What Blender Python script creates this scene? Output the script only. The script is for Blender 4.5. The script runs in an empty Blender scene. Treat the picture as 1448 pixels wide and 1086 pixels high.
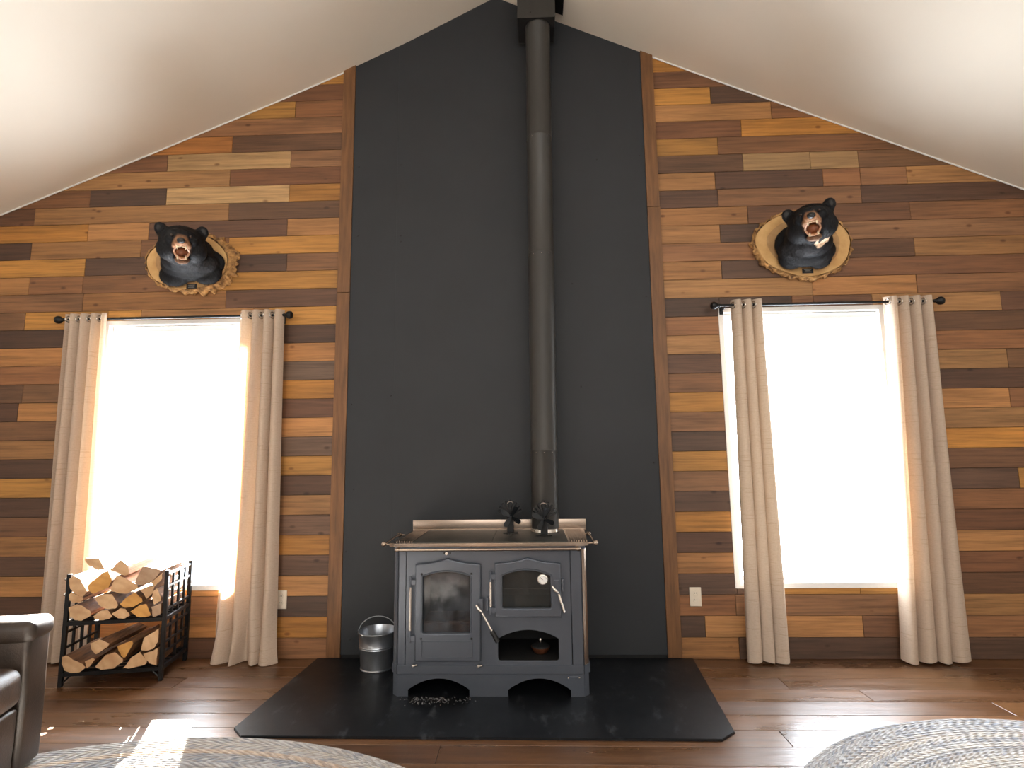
import bpy, bmesh, math, random
from mathutils import Vector, Matrix, Euler, noise
random.seed(7)
scene = bpy.context.scene
COL = scene.collection

# ------------------------------------------------------------------ helpers
def lin(c):
    out = []
    for v in c[:3]:
        v /= 255.0
        out.append(v / 12.92 if v <= 0.04045 else ((v + 0.055) / 1.055) ** 2.4)
    return (out[0], out[1], out[2], 1.0)

def nt(name):
    m = bpy.data.materials.new(name); m.use_nodes = True
    t = m.node_tree; b = t.nodes['Principled BSDF']
    return m, t, b

def N(t, kind, **kw):
    n = t.nodes.new(kind)
    for k, v in kw.items():
        if k in n.inputs: n.inputs[k].default_value = v
        else: setattr(n, k, v)
    return n

def mixc(t, a, b, fac, mode='MIX'):
    n = t.nodes.new('ShaderNodeMix'); n.data_type = 'RGBA'; n.blend_type = mode
    for sock, val in ((n.inputs[0], fac), (n.inputs[6], a), (n.inputs[7], b)):
        if hasattr(val, 'is_linked') or hasattr(val, 'links'): t.links.new(val, sock)
        else: sock.default_value = val
    return n.outputs[2]

def coords(t, scale=(1, 1, 1), which='Object'):
    c = t.nodes.new('ShaderNodeTexCoord'); m = t.nodes.new('ShaderNodeMapping')
    m.inputs['Scale'].default_value = scale
    t.links.new(c.outputs[which], m.inputs['Vector'])
    return m.outputs['Vector']

def noise_out(t, vec, scale, detail=4.0, rough=0.6):
    n = N(t, 'ShaderNodeTexNoise', Scale=scale, Detail=detail, Roughness=rough)
    t.links.new(vec, n.inputs['Vector'])
    return n.outputs['Fac']

def ramp(t, fac, stops):
    r = t.nodes.new('ShaderNodeValToRGB')
    el = r.color_ramp.elements
    while len(el) < len(stops): el.new(0.5)
    for e, (p, c) in zip(el, stops): e.position = p; e.color = c
    t.links.new(fac, r.inputs['Fac'])
    return r.outputs['Color']

def add_bump(t, b, h, strength=0.3, dist=0.01):
    n = N(t, 'ShaderNodeBump', Strength=strength, Distance=dist)
    t.links.new(h, n.inputs['Height']); t.links.new(n.outputs['Normal'], b.inputs['Normal'])

def simple(name, c, rough=0.5, metal=0.0, var=0.0, vscale=8.0, bump=0.0, bscale=60.0, spec=None, stretch=(1, 1, 1), c2=None):
    m, t, b = nt(name)
    base = lin(c)
    b.inputs['Base Color'].default_value = base
    b.inputs['Roughness'].default_value = rough
    b.inputs['Metallic'].default_value = metal
    if spec is not None: b.inputs['Specular IOR Level'].default_value = spec
    v = coords(t, stretch)
    f = noise_out(t, v, vscale)
    if var or c2:
        lo = lin(c2) if c2 else tuple(x * (1 - var) for x in base[:3]) + (1,)
        hi = base if c2 else tuple(min(1, x * (1 + var)) for x in base[:3]) + (1,)
        t.links.new(ramp(t, f, [(0.3, lo), (0.7, hi)]), b.inputs['Base Color'])
    if bump:
        add_bump(t, b, noise_out(t, v, bscale), bump)
    return m

def link_obj(o, parent=None):
    COL.objects.link(o)
    if parent is not None: o.parent = parent
    return o

def mesh_obj(name, bm, m, parent=None, smooth=False, loc=None):
    me = bpy.data.meshes.new(name)
    bm.normal_update(); bm.to_mesh(me); bm.free()
    if m is not None:
        for mm in (m if isinstance(m, (list, tuple)) else [m]): me.materials.append(mm)
    if smooth:
        for p in me.polygons: p.use_smooth = True
        try: me.set_sharp_from_angle(angle=math.radians(38))
        except Exception: pass
    o = bpy.data.objects.new(name, me)
    if loc: o.location = loc
    return link_obj(o, parent)

def empty(name, loc=(0, 0, 0), rz=0.0):
    o = bpy.data.objects.new(name, None); o.empty_display_size = 0.1
    o.location = loc; o.rotation_euler = (0, 0, rz)
    return link_obj(o)

def tag(o, label=None, cat=None, group=None, kind=None):
    if label: o['label'] = label
    if cat: o['category'] = cat
    if group: o['group'] = group
    if kind: o['kind'] = kind
    return o

def box(bm, x0, x1, y0, y1, z0, z1, bev=0.0, seg=2, M=None, mat=0):
    r = bmesh.ops.create_cube(bm, size=1.0)
    vs = r['verts']
    for v in vs:
        v.co = Vector(((x0 + x1) / 2 + v.co.x * (x1 - x0), (y0 + y1) / 2 + v.co.y * (y1 - y0), (z0 + z1) / 2 + v.co.z * (z1 - z0)))
    fs = set(f for v in vs for f in v.link_faces)
    if bev > 0:
        es = list(set(e for v in vs for e in v.link_edges))
        rr = bmesh.ops.bevel(bm, geom=es, offset=bev, segments=seg, affect='EDGES', profile=0.5)
        allv = set(rr['verts']) | set(v for v in vs if v.is_valid)
        for f in rr['faces']: fs.add(f)
    else: allv = set(vs)
    if M is not None:
        for v in allv:
            if v.is_valid: v.co = M @ v.co
    for f in fs:
        if f.is_valid: f.material_index = mat
    return allv

def bxo(name, x0, x1, y0, y1, z0, z1, m, parent=None, bev=0.0, seg=2, smooth=False):
    bm = bmesh.new(); box(bm, x0, x1, y0, y1, z0, z1, bev, seg)
    return mesh_obj(name, bm, m, parent, smooth)

def tube(bm, pts, r, n=10, caps=True, closed=False):
    pts = [Vector(p) for p in pts]
    rings = []
    L = len(pts); up = None
    for i, p in enumerate(pts):
        if closed: d = pts[(i + 1) % L] - pts[i - 1]
        else: d = pts[min(i + 1, L - 1)] - pts[max(i - 1, 0)]
        d.normalize()
        if up is None:
            a = Vector((0, 0, 1)) if abs(d.z) < 0.9 else Vector((1, 0, 0))
            up = (a - d * a.dot(d)).normalized()
        else:
            up = (up - d * up.dot(d))
            up = up.normalized() if up.length > 1e-6 else d.orthogonal().normalized()
        s = d.cross(up)
        rr = r[i] if isinstance(r, (list, tuple)) else r
        rings.append([bm.verts.new(p + (up * math.cos(2 * math.pi * k / n) + s * math.sin(2 * math.pi * k / n)) * rr) for k in range(n)])
    for i in range(L if closed else L - 1):
        a, b = rings[i], rings[(i + 1) % L]
        for k in range(n): bm.faces.new((a[k], b[k], b[(k + 1) % n], a[(k + 1) % n]))
    if caps and not closed:
        bm.faces.new(rings[0]); bm.faces.new(rings[-1][::-1])
    bmesh.ops.recalc_face_normals(bm, faces=bm.faces)
    return rings

def tubeo(name, pts, r, m, parent=None, n=10, closed=False):
    bm = bmesh.new(); tube(bm, pts, r, n, True, closed)
    return mesh_obj(name, bm, m, parent, True)

def lathe(bm, prof, n=32, M=None, cap=True):
    rings = []
    for r, z in prof:
        rings.append([bm.verts.new(Vector((r * math.cos(2 * math.pi * k / n), r * math.sin(2 * math.pi * k / n), z))) for k in range(n)])
    for a, b in zip(rings, rings[1:]):
        for k in range(n): bm.faces.new((a[k], a[(k + 1) % n], b[(k + 1) % n], b[k]))
    if cap:
        if prof[0][0] > 1e-5: bm.faces.new(rings[0][::-1])
        if prof[-1][0] > 1e-5: bm.faces.new(rings[-1])
    if M is not None:
        for rg in rings:
            for v in rg: v.co = M @ v.co
    return rings

def latheo(name, prof, m, parent=None, n=32, M=None, loc=None, smooth=True):
    bm = bmesh.new(); lathe(bm, prof, n, M)
    bmesh.ops.remove_doubles(bm, verts=bm.verts, dist=1e-6)
    bmesh.ops.recalc_face_normals(bm, faces=bm.faces)
    return mesh_obj(name, bm, m, parent, smooth, loc)

def ball(bm, c, r, sub=2, rot=None):
    rr = r if isinstance(r, (list, tuple)) else (r, r, r)
    M = Matrix.Translation(Vector(c)) @ (rot if rot is not None else Matrix.Identity(4)) @ Matrix.Diagonal((rr[0], rr[1], rr[2], 1))
    return bmesh.ops.create_icosphere(bm, subdivisions=sub, radius=1.0, matrix=M)['verts']

def ballo(name, c, r, m, parent=None, sub=3):
    bm = bmesh.new(); ball(bm, c, r, sub)
    return mesh_obj(name, bm, m, parent, True)

def plate(name, outer, holes, y_front, thick, m, parent=None, bev=0.0, smooth=True):
    """flat plate in the XZ plane, facing -Y, with holes; outer and holes are lists of (x, z)"""
    cu = bpy.data.curves.new(name, 'CURVE'); cu.dimensions = '2D'; cu.fill_mode = 'BOTH'
    cu.extrude = max(thick / 2 - bev, 0.0001); cu.bevel_depth = bev; cu.bevel_resolution = 2
    cu.offset = -bev
    for loop in [outer] + list(holes):
        s = cu.splines.new('POLY'); s.points.add(len(loop) - 1)
        for p, (x, z) in zip(s.points, loop): p.co = (x, z, 0, 1)
        s.use_cyclic_u = True
    tmp = bpy.data.objects.new('tmp', cu); COL.objects.link(tmp)
    dg = bpy.context.evaluated_depsgraph_get(); dg.update()
    me = bpy.data.meshes.new_from_object(tmp.evaluated_get(dg), depsgraph=dg)
    bpy.data.objects.remove(tmp); bpy.data.curves.remove(cu)
    me.transform(Matrix(((1, 0, 0, 0), (0, 0, -1, y_front + thick / 2), (0, 1, 0, 0), (0, 0, 0, 1))))
    me.materials.clear(); me.materials.append(m)
    me.name = name
    if smooth:
        for p in me.polygons: p.use_smooth = True
        me.set_sharp_from_angle(angle=math.radians(30))
    o = bpy.data.objects.new(name, me)
    return link_obj(o, parent)

def arch(x0, x1, z0, zs, zt, n=14, power=2.0):
    """opening: flat bottom, sides to zs, arched top reaching zt"""
    pts = [(x0, z0), (x1, z0)]
    cx = (x0 + x1) / 2; hw = (x1 - x0) / 2
    for i in range(n + 1):
        a = 1 - 2 * i / n
        pts.append((cx + hw * a, zs + (zt - zs) * (1 - abs(a) ** power)))
    return pts

def ogee(x0, x1, z0, zs, zt, n=10):
    """door outline: shoulders at zs, curves concavely up to a small centre peak at zt"""
    cx = (x0 + x1) / 2
    pts = [(x0, z0), (x1, z0), (x1, zs), (x1 - 0.03, zs + 0.004)]
    for i in range(1, n + 1):
        s = i / n
        pts.append((x1 - 0.03 + (cx - x1 + 0.03) * s, zs + 0.004 + (zt - zs - 0.004) * s ** 1.7))
    for i in range(n - 1, -1, -1):
        s = i / n
        pts.append((x0 + 0.03 + (cx - x0 - 0.03) * s, zs + 0.004 + (zt - zs - 0.004) * s ** 1.7))
    pts.append((x0, zs))
    return pts

def copy_tree(o, parent=None):
    c = o.copy(); COL.objects.link(c)
    if parent is not None: c.parent = parent
    for ch in [x for x in bpy.data.objects if x.parent == o]: copy_tree(ch, c)
    return c

# ------------------------------------------------------------------ render look
scene.view_settings.view_transform = 'Standard'
scene.view_settings.look = 'None'
scene.view_settings.exposure = 0.0

# ------------------------------------------------------------------ camera
cam = bpy.data.cameras.new('camera'); co = bpy.data.objects.new('camera', cam); COL.objects.link(co)
rt = Vector((0.99926231, 0.03644786, -0.01209945)); up = Vector((0.01673613, -0.12972742, 0.99140844)); fw = Vector((-0.03456509, 0.99087958, 0.13024172))
CAM = Vector((0.1219, -3.6296, 1.2503))
co.matrix_world = Matrix(((rt.x, up.x, -fw.x, CAM.x), (rt.y, up.y, -fw.y, CAM.y), (rt.z, up.z, -fw.z, CAM.z), (0, 0, 0, 1)))
cam.sensor_width = 36.0; cam.lens = 36.0 * 780 / 1448; cam.clip_start = 0.05
scene.camera = co

# ------------------------------------------------------------------ materials
def wood_attr(name, rough=0.5, knots=True, contrast=1.0, grain=(1.2, 30, 30), gloss_noise=False, bumps=0.25):
    """boards: per-board colour from the mesh attribute, grain and knots from noise"""
    m, t, b = nt(name)
    at = t.nodes.new('ShaderNodeAttribute'); at.attribute_name = 'board_col'
    ab = t.nodes.new('ShaderNodeAttribute'); ab.attribute_name = 'board_off'
    tc = t.nodes.new('ShaderNodeTexCoord')
    ad = t.nodes.new('ShaderNodeVectorMath'); ad.operation = 'ADD'
    t.links.new(tc.outputs['Object'], ad.inputs[0]); t.links.new(ab.outputs['Vector'], ad.inputs[1])
    def mp(s):
        q = t.nodes.new('ShaderNodeMapping'); q.inputs['Scale'].default_value = s
        t.links.new(ad.outputs[0], q.inputs['Vector']); return q.outputs['Vector']
    g1 = noise_out(t, mp(grain), 2.0, 6, 0.65)
    g2 = noise_out(t, mp((0.8, 5, 5)), 1.6, 4, 0.6)
    k = 0.5 * contrast
    c1 = mixc(t, at.outputs['Color'], ramp(t, g1, [(0.28, (1 - k, 1 - k, 1 - k, 1)), (0.55, (1, 1, 1, 1)), (0.75, (1 + k * .35, 1 + k * .33, 1 + k * .3, 1))]), 1.0, 'MULTIPLY')
    c2 = mixc(t, c1, ramp(t, g2, [(0.3, (0.72, 0.70, 0.70, 1)), (0.6, (1.08, 1.06, 1.04, 1))]), 0.9, 'MULTIPLY')
    if knots:
        vo = N(t, 'ShaderNodeTexVoronoi', Scale=1.0); vo.feature = 'F1'
        vo.inputs['Randomness'].default_value = 1.0
        t.links.new(mp((4.6, 0.01, 9.0)), vo.inputs['Vector'])
        kn = ramp(t, vo.outputs['Distance'], [(0.0, (0.25, 0.18, 0.14, 1)), (0.06, (0.45, 0.36, 0.30, 1)), (0.12, (1, 1, 1, 1))])
        c2 = mixc(t, c2, kn, 0.85, 'MULTIPLY')
    t.links.new(c2, b.inputs['Base Color'])
    b.inputs['Roughness'].default_value = rough
    if not knots: b.inputs['Specular IOR Level'].default_value = 0.95
    if gloss_noise:
        t.links.new(ramp(t, g2, [(0.3, (rough - .08,) * 3 + (1,)), (0.7, (rough + .14,) * 3 + (1,))]), b.inputs['Roughness'])
    add_bump(t, b, g1, bumps, 0.004)
    return m

M_wall = wood_attr('reclaimed_plank', 0.55)
M_floor = wood_attr('floor_plank', 0.30, knots=False, contrast=0.8, grain=(1.5, 22, 22), gloss_noise=True, bumps=0.35)
M_trimwood = simple('trim_wood', (112, 76, 44), 0.5, var=0.35, vscale=3, stretch=(14, 14, 1.2), bump=0.15, bscale=10)
M_ceil = simple('ceiling_paint', (238, 229, 214), 0.85, var=0.015, vscale=2, bump=0.04, bscale=120)
M_sidewall = simple('cream_paint', (222, 214, 202), 0.85, var=0.02)
M_panel = simple('black_panel', (43, 46, 50), 0.6, var=0.10, vscale=1.8, bump=0.05, bscale=200, spec=0.35)
M_panel_dark = simple('black_gap', (15, 15, 16), 0.7, var=0.1)
M_white = simple('white_vinyl', (245, 245, 243), 0.4, var=0.01)
M_outlet = simple('outlet_plastic', (225, 214, 196), 0.35, var=0.01)
M_blackmetal = simple('black_powdercoat', (15, 16, 18), 0.42, metal=0.3, var=0.15, vscale=30, bump=0.05, bscale=300)
M_stove = simple('stove_enamel', (87, 93, 103), 0.32, metal=0.45, var=0.07, vscale=4, bump=0.04, bscale=350)
M_stove_dark = simple('stove_dark', (20, 20, 21), 0.7, var=0.2)
M_iron = simple('cast_iron_top', (74, 72, 68), 0.45, metal=0.4, var=0.35, vscale=6, bump=0.08, bscale=60)
M_steel = simple('polished_steel', (168, 152, 138), 0.27, metal=0.95, var=0.06, vscale=10)
M_chrome = simple('bright_steel', (205, 198, 190), 0.25, metal=0.9, var=0.05)
M_black_grip = simple('black_grip', (14, 14, 15), 0.5, var=0.1)
M_pipe = simple('pipe_black', (58, 57, 55), 0.42, metal=0.3, var=0.12, vscale=2.5, stretch=(4, 4, .6), spec=0.5)
M_brick = simple('firebrick', (120, 80, 55), 0.8, var=0.4, vscale=14)
M_galv = simple('galvanised_steel', (170, 176, 184), 0.28, metal=0.85, var=0.22, vscale=14, stretch=(1, 1, .5), bump=0.03, bscale=50)
M_copper = simple('copper_pot', (120, 72, 48), 0.35, metal=0.6, var=0.2)
M_bark = simple('bark', (206, 158, 98), 0.85, c2=(78, 48, 24), vscale=34, bump=0.8, bscale=35)
M_logside = simple('split_wood_side', (150, 104, 66), 0.8, c2=(74, 48, 30), vscale=5, stretch=(9, 1, 9), bump=0.6, bscale=10)
M_sliceface = None

def end_grain(name, c, c2, scale=60, crack=True):
    m, t, b = nt(name)
    v = coords(t)
    n1 = noise_out(t, v, 9, 5, 0.6)
    w = N(t, 'ShaderNodeTexWave', Scale=scale / 10, Distortion=3.0, Detail=2.0); w.wave_type = 'RINGS'; w.rings_direction = 'Y'
    t.links.new(v, w.inputs['Vector'])
    base = ramp(t, n1, [(0.3, lin(c2)), (0.65, lin(c))])
    out = mixc(t, base, ramp(t, w.outputs['Fac'], [(0.0, (0.82, 0.76, 0.7, 1)), (0.6, (1, 1, 1, 1))]), 0.5, 'MULTIPLY')
    t.links.new(out, b.inputs['Base Color']); b.inputs['Roughness'].default_value = 0.75
    add_bump(t, b, n1, 0.2)
    return m
M_end = end_grain('log_end', (214, 180, 140), (184, 144, 104))
M_end_o = end_grain('log_end_orange', (208, 158, 88), (176, 124, 62))
M_end_g = end_grain('log_end_grey', (176, 150, 124), (150, 120, 95))
M_slice = end_grain('slice_face', (218, 178, 120), (196, 150, 92), 30)

def linen(name, trans=0.16, tone=(212, 194, 176)):
    m, t, b = nt(name)
    v = coords(t)
    out = t.nodes['Material Output']
    f1 = noise_out(t, coords(t, (60, 60, 900)), 1.0, 3, 0.5)
    f2 = noise_out(t, coords(t, (900, 900, 40)), 1.0, 3, 0.5)
    f3 = noise_out(t, coords(t, (6, 6, 160)), 1.0, 2, 0.5)
    c = mixc(t, lin(tone), ramp(t, f1, [(0.3, (0.82, 0.8, 0.78, 1)), (0.6, (1, 1, 1, 1))]), 0.8, 'MULTIPLY')
    c = mixc(t, c, ramp(t, f2, [(0.3, (0.85, 0.83, 0.8, 1)), (0.6, (1, 1, 1, 1))]), 0.6, 'MULTIPLY')
    c = mixc(t, c, ramp(t, f3, [(0.30, (0.78, 0.72, 0.66, 1)), (0.40, (1, 1, 1, 1))]), 0.6, 'MULTIPLY')
    d = t.nodes.new('ShaderNodeBsdfDiffuse'); tr = t.nodes.new('ShaderNodeBsdfTranslucent'); mx = t.nodes.new('ShaderNodeMixShader')
    t.links.new(c, d.inputs['Color'])
    t.links.new(mixc(t, c, lin((255, 226, 190)), 1.0, 'MULTIPLY'), tr.inputs['Color'])
    mx.inputs[0].default_value = trans
    t.links.new(d.outputs[0], mx.inputs[1]); t.links.new(tr.outputs[0], mx.inputs[2]); t.links.new(mx.outputs[0], out.inputs['Surface'])
    return m
M_linen = linen('linen_fabric')
M_linen_thick = linen('linen_fabric_lined', 0.02, (200, 184, 168))

def glassmat(name, col, alpha, rough=0.05, smudge=None):
    m, t, b = nt(name)
    out = t.nodes['Material Output']
    tr = t.nodes.new('ShaderNodeBsdfTransparent'); mx = t.nodes.new('ShaderNodeMixShader')
    b.inputs['Base Color'].default_value = lin(col); b.inputs['Roughness'].default_value = rough
    v = coords(t)
    n = noise_out(t, v, 7, 5, 0.6)
    if smudge:
        t.links.new(ramp(t, n, [(0.38, lin(col)), (0.72, lin(smudge))]), b.inputs['Base Color'])
        t.links.new(ramp(t, n, [(0.35, (alpha,) * 3 + (1,)), (0.7, (min(1, alpha + .35),) * 3 + (1,))]), mx.inputs[0])
    else:
        t.links.new(ramp(t, n, [(0.0, (alpha,) * 3 + (1,)), (1.0, (alpha * 1.02,) * 3 + (1,))]), mx.inputs[0])
    t.links.new(tr.outputs[0], mx.inputs[1]); t.links.new(b.outputs[0], mx.inputs[2]); t.links.new(mx.outputs[0], out.inputs['Surface'])
    return m
M_pane = glassmat('window_glass', (250, 252, 255), 0.04)
M_fireglass = glassmat('sooty_glass', (34, 36, 40), 0.28, 0.10, (100, 106, 114))
M_ovenglass = glassmat('oven_glass', (46, 48, 48), 0.5, 0.08, (60, 60, 58))

def fur(name):
    m, t, b = nt(name)
    at = t.nodes.new('ShaderNodeAttribute'); at.attribute_name = 'fur_col'
    v = coords(t, (1, 1, 0.45))
    n = noise_out(t, v, 90, 4, 0.6)
    t.links.new(mixc(t, at.outputs['Color'], ramp(t, n, [(0.3, (0.55, 0.55, 0.55, 1)), (0.7, (1.5, 1.5, 1.5, 1))]), 0.9, 'MULTIPLY'), b.inputs['Base Color'])
    b.inputs['Roughness'].default_value = 0.6
    b.inputs['Specular IOR Level'].default_value = 0.22
    add_bump(t, b, n, 0.5, 0.008)
    return m
M_fur = fur('bear_fur')
M_furstrand = simple('fur_strand', (20, 21, 25), 0.7, var=0.5, vscale=20)
M_nose = simple('bear_nose', (30, 28, 28), 0.35, var=0.2)
M_eye = simple('glass_eye', (45, 25, 12), 0.08, var=0.1)
M_mouth = simple('bear_mouth', (120, 68, 40), 0.45, var=0.35, vscale=25)
M_tongue = simple('bear_tongue', (165, 104, 60), 0.4, var=0.15)
M_teeth = simple('bear_teeth', (238, 222, 190), 0.3, var=0.04)
M_gum = simple('bear_lip', (196, 150, 120), 0.45, var=0.1)

def leather():
    m, t, b = nt('worn_leather')
    v = coords(t)
    n = noise_out(t, v, 5, 6, 0.65)
    n2 = noise_out(t, v, 160, 3, 0.6)
    t.links.new(ramp(t, n, [(0.3, lin((28, 25, 23))), (0.55, lin((56, 45, 37))), (0.8, lin((102, 76, 54)))]), b.inputs['Base Color'])
    t.links.new(ramp(t, n, [(0.3, (0.3,) * 3 + (1,)), (0.8, (0.5,) * 3 + (1,))]), b.inputs['Roughness'])
    add_bump(t, b, mixc(t, n, n2, 0.3), 0.25, 0.01)
    return m
M_leather = leather()

def rug_mat(name, a, bb):
    m, t, b = nt(name)
    tc = t.nodes.new('ShaderNodeTexCoord'); sp = t.nodes.new('ShaderNodeSeparateXYZ')
    t.links.new(tc.outputs['Object'], sp.inputs[0])
    def ma(op, x, y=None):
        n = t.nodes.new('ShaderNodeMath'); n.operation = op
        for s, val in zip(n.inputs, (x, y)):
            if val is None: continue
            if hasattr(val, 'links'): t.links.new(val, s)
            else: s.default_value = val
        return n.outputs[0]
    xx = ma('DIVIDE', sp.outputs[0], a); yy = ma('DIVIDE', sp.outputs[1], bb)
    r = ma('SQRT', ma('ADD', ma('MULTIPLY', xx, xx), ma('MULTIPLY', yy, yy)))
    nb = a / 0.018
    rr = ma('MULTIPLY', r, nb)
    ring = ma('FLOOR', rr)
    ang = ma('ARCTAN2', yy, xx)
    fr = ma('FRACT', rr)
    # chevron braid: angle phase shifted by the distance across the braid
    chev = ma('ABSOLUTE', ma('SUBTRACT', fr, 0.5))
    ph = ma('ADD', ma('MULTIPLY', ang, 190.0), ma('MULTIPLY', chev, 7.0))
    wv = ma('ADD', ma('MULTIPLY', ma('SINE', ma('ADD', ph, ma('MULTIPLY', ring, 2.1))), 0.5), 0.5)
    wn = t.nodes.new('ShaderNodeTexWhiteNoise'); wn.noise_dimensions = '1D'
    band = ma('FLOOR', ma('DIVIDE', ma('ADD', ring, 0.0), 2.0))
    t.links.new(band, wn.inputs['W'])
    base = ramp(t, wn.outputs['Value'], [(0.0, lin((178, 177, 178))), (0.22, lin((208, 204, 197))), (0.4, lin((160, 165, 174))), (0.58, lin((206, 202, 197))), (0.84, lin((212, 182, 150))), (0.93, lin((172, 166, 172)))])
    base.node.color_ramp.interpolation = 'CONSTANT'
    wn2 = t.nodes.new('ShaderNodeTexWhiteNoise'); wn2.noise_dimensions = '2D'
    cmb = t.nodes.new('ShaderNodeCombineXYZ')
    t.links.new(ring, cmb.inputs[0]); t.links.new(ma('FLOOR', ma('DIVIDE', ph, 3.1416)), cmb.inputs[1]); t.links.new(cmb.outputs[0], wn2.inputs['Vector'])
    strand = ramp(t, wn2.outputs['Value'], [(0.0, lin((228, 226, 224))), (0.35, lin((186, 185, 186))), (0.6, lin((206, 196, 186))), (0.85, lin((152, 156, 166)))])
    strand.node.color_ramp.interpolation = 'CONSTANT'
    col = mixc(t, base, strand, 0.5)
    col = mixc(t, col, ramp(t, wv, [(0.0, (0.62, 0.6, 0.6, 1)), (0.5, (1, 1, 1, 1))]), 0.7, 'MULTIPLY')
    col = mixc(t, col, ramp(t, chev, [(0.36, (1, 1, 1, 1)), (0.5, (0.6, 0.58, 0.56, 1))]), 0.8, 'MULTIPLY')
    col = mixc(t, col, (0.90, 0.89, 0.87, 1), 1.0, 'MULTIPLY')
    t.links.new(col, b.inputs['Base Color']); b.inputs['Roughness'].default_value = 0.95
    b.inputs['Specular IOR Level'].default_value = 0.1
    add_bump(t, b, wv, 0.6, 0.006)
    return m

def hearth_mat():
    m, t, b = nt('hearth_sheet')
    v = coords(t)
    n = noise_out(t, v, 3.0, 6, 0.7)
    s = noise_out(t, coords(t, (3, 1.4, 1)), 2.3, 8, 0.75)
    c = ramp(t, n, [(0.3, lin((15, 17, 20))), (0.7, lin((22, 24, 28)))])
    c = mixc(t, c, lin((105, 110, 116)), ramp(t, s, [(0.56, (0, 0, 0, 1)), (0.78, (0.5, 0.5, 0.5, 1))]))
    t.links.new(c, b.inputs['Base Color'])
    t.links.new(ramp(t, n, [(0.3, (0.34,) * 3 + (1,)), (0.7, (0.46,) * 3 + (1,))]), b.inputs['Roughness'])
    b.inputs['Specular IOR Level'].default_value = 0.28
    return m
M_hearth = hearth_mat()
LROWS= {31: [(-5.0, 'o')], 30: [(-5.0, 'm')], 29: [(-5.0, 'o'), (-1.542, 'b')], 28: [(-5.0, 'b')], 27: [(-5.0, 'p'), (-1.991, 'm')], 26: [(-5.0, 'm'), (-2.457, 'l'), (-1.56, 'b')], 25: [(-5.0, 't'), (-1.993, 'm')], 24: [(-5.0, 'b'), (-3.006, 'd'), (-2.447, 'l'), (-1.56, 'o')], 23: [(-5.0, 'm'), (-3.4, 't'), (-1.988, 'm')], 22: [(-5.0, 'o'), (-2.999, 't'), (-2.557, 'd'), (-1.564, 't')], 21: [(-5.0, 'd'), (-3.4, 't'), (-2.603, 'b'), (-1.974, 'o')], 20: [(-5.0, 'o'), (-2.996, 'd'), (-2.088, 'd'), (-1.557, 'b')], 19: [(-5.0, 't'), (-3.388, 'b'), (-3.0, 'b'), (-2.131, 'o')], 18: [(-5.0, 'b'), (-2.988, 't'), (-1.973, 'd')], 17: [(-5.0, 'b'), (-3.392, 'o'), (-2.564, 't'), (-1.669, 'o')], 16: [(-5.0, 'd')], 15: [(-5.0, 't')], 14: [(-5.0, 'b'), (-1.652, 'g')], 13: [(-5.0, 'm'), (-3.353, 'b'), (-1.646, 'o')], 12: [(-5.0, 'd'), (-3.375, 't'), (-1.688, 'd')], 11: [(-5.0, 'b'), (-1.682, 't')], 10: [(-5.0, 't'), (-1.676, 'g')], 9: [(-5.0, 'd'), (-1.67, 'o')], 8: [(-5.0, 'o'), (-1.664, 'd')], 7: [(-5.0, 'd'), (-1.658, 't')], 6: [(-5.0, 'm'), (-1.652, 'g')], 5: [(-5.0, 't'), (-1.646, 'o')], 4: [(-5.0, 'd')], 3: [(-5.0, 't')], 2: [(-5.0, 'd'), (-2.793, 'b'), (-1.72, 'd')], 1: [(-5.0, 'b'), (-2.781, 't'), (-1.713, 'o')], 0: [(-5.0, 'b'), (-3.051, 'd'), (-1.707, 'b')]}
RROWS= {31: [(1.0, 'o')], 30: [(1.0, 'm')], 29: [(1.0, 'o'), (1.413, 'd')], 28: [(1.0, 't'), (1.824, 'b')], 27: [(1.0, 'm'), (1.61, 'o')], 26: [(1.0, 'o'), (1.442, 'b')], 25: [(1.0, 'm'), (1.605, 'l'), (2.06, 'l'), (2.383, 'b')], 24: [(1.0, 't'), (1.409, 'd'), (2.135, 'b'), (2.386, 'b'), (2.694, 't')], 23: [(1.0, 'd'), (1.42, 'b'), (2.379, 'd')], 22: [(1.0, 't'), (1.612, 'm'), (2.689, 'b')], 21: [(1.0, 't'), (1.419, 'd'), (2.042, 'b')], 20: [(1.0, 'b'), (2.032, 'm'), (2.691, 't')], 19: [(1.0, 't'), (1.414, 'd'), (1.928, 'm')], 18: [(1.0, 't'), (2.002, 't'), (2.68, 'b')], 17: [(1.0, 'd'), (1.862, 'b'), (2.001, 'm'), (2.382, 't'), (3.206, 'd')], 16: [(1.0, 'b'), (2.219, 'm')], 15: [(1.0, 't'), (2.208, 'b')], 14: [(1.0, 'd'), (2.196, 't'), (3.2, 'b')], 13: [(1.0, 'b'), (2.185, 'd')], 12: [(1.0, 'o'), (2.173, 't'), (3.182, 'b')], 11: [(1.0, 'b'), (2.162, 't')], 10: [(1.0, 'd'), (2.151, 'o')], 9: [(1.0, 'o'), (2.14, 'm')], 8: [(1.0, 'b'), (2.128, 'd'), (3.174, 'o')], 7: [(1.0, 'd'), (2.117, 'b')], 6: [(1.0, 'o'), (2.105, 'm')], 5: [(1.0, 'd'), (2.094, 't')], 4: [(1.0, 't'), (2.082, 'm')], 3: [(1.0, 'd'), (1.465, 'o'), (2.135, 'o'), (2.5, 'm')], 2: [(1.0, 'b'), (1.37, 'b'), (2.486, 't')], 1: [(1.0, 'd'), (1.175, 't'), (2.133, 'm'), (2.473, 'b')], 0: [(1.0, 't'), (1.375, 'd')]}
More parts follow.
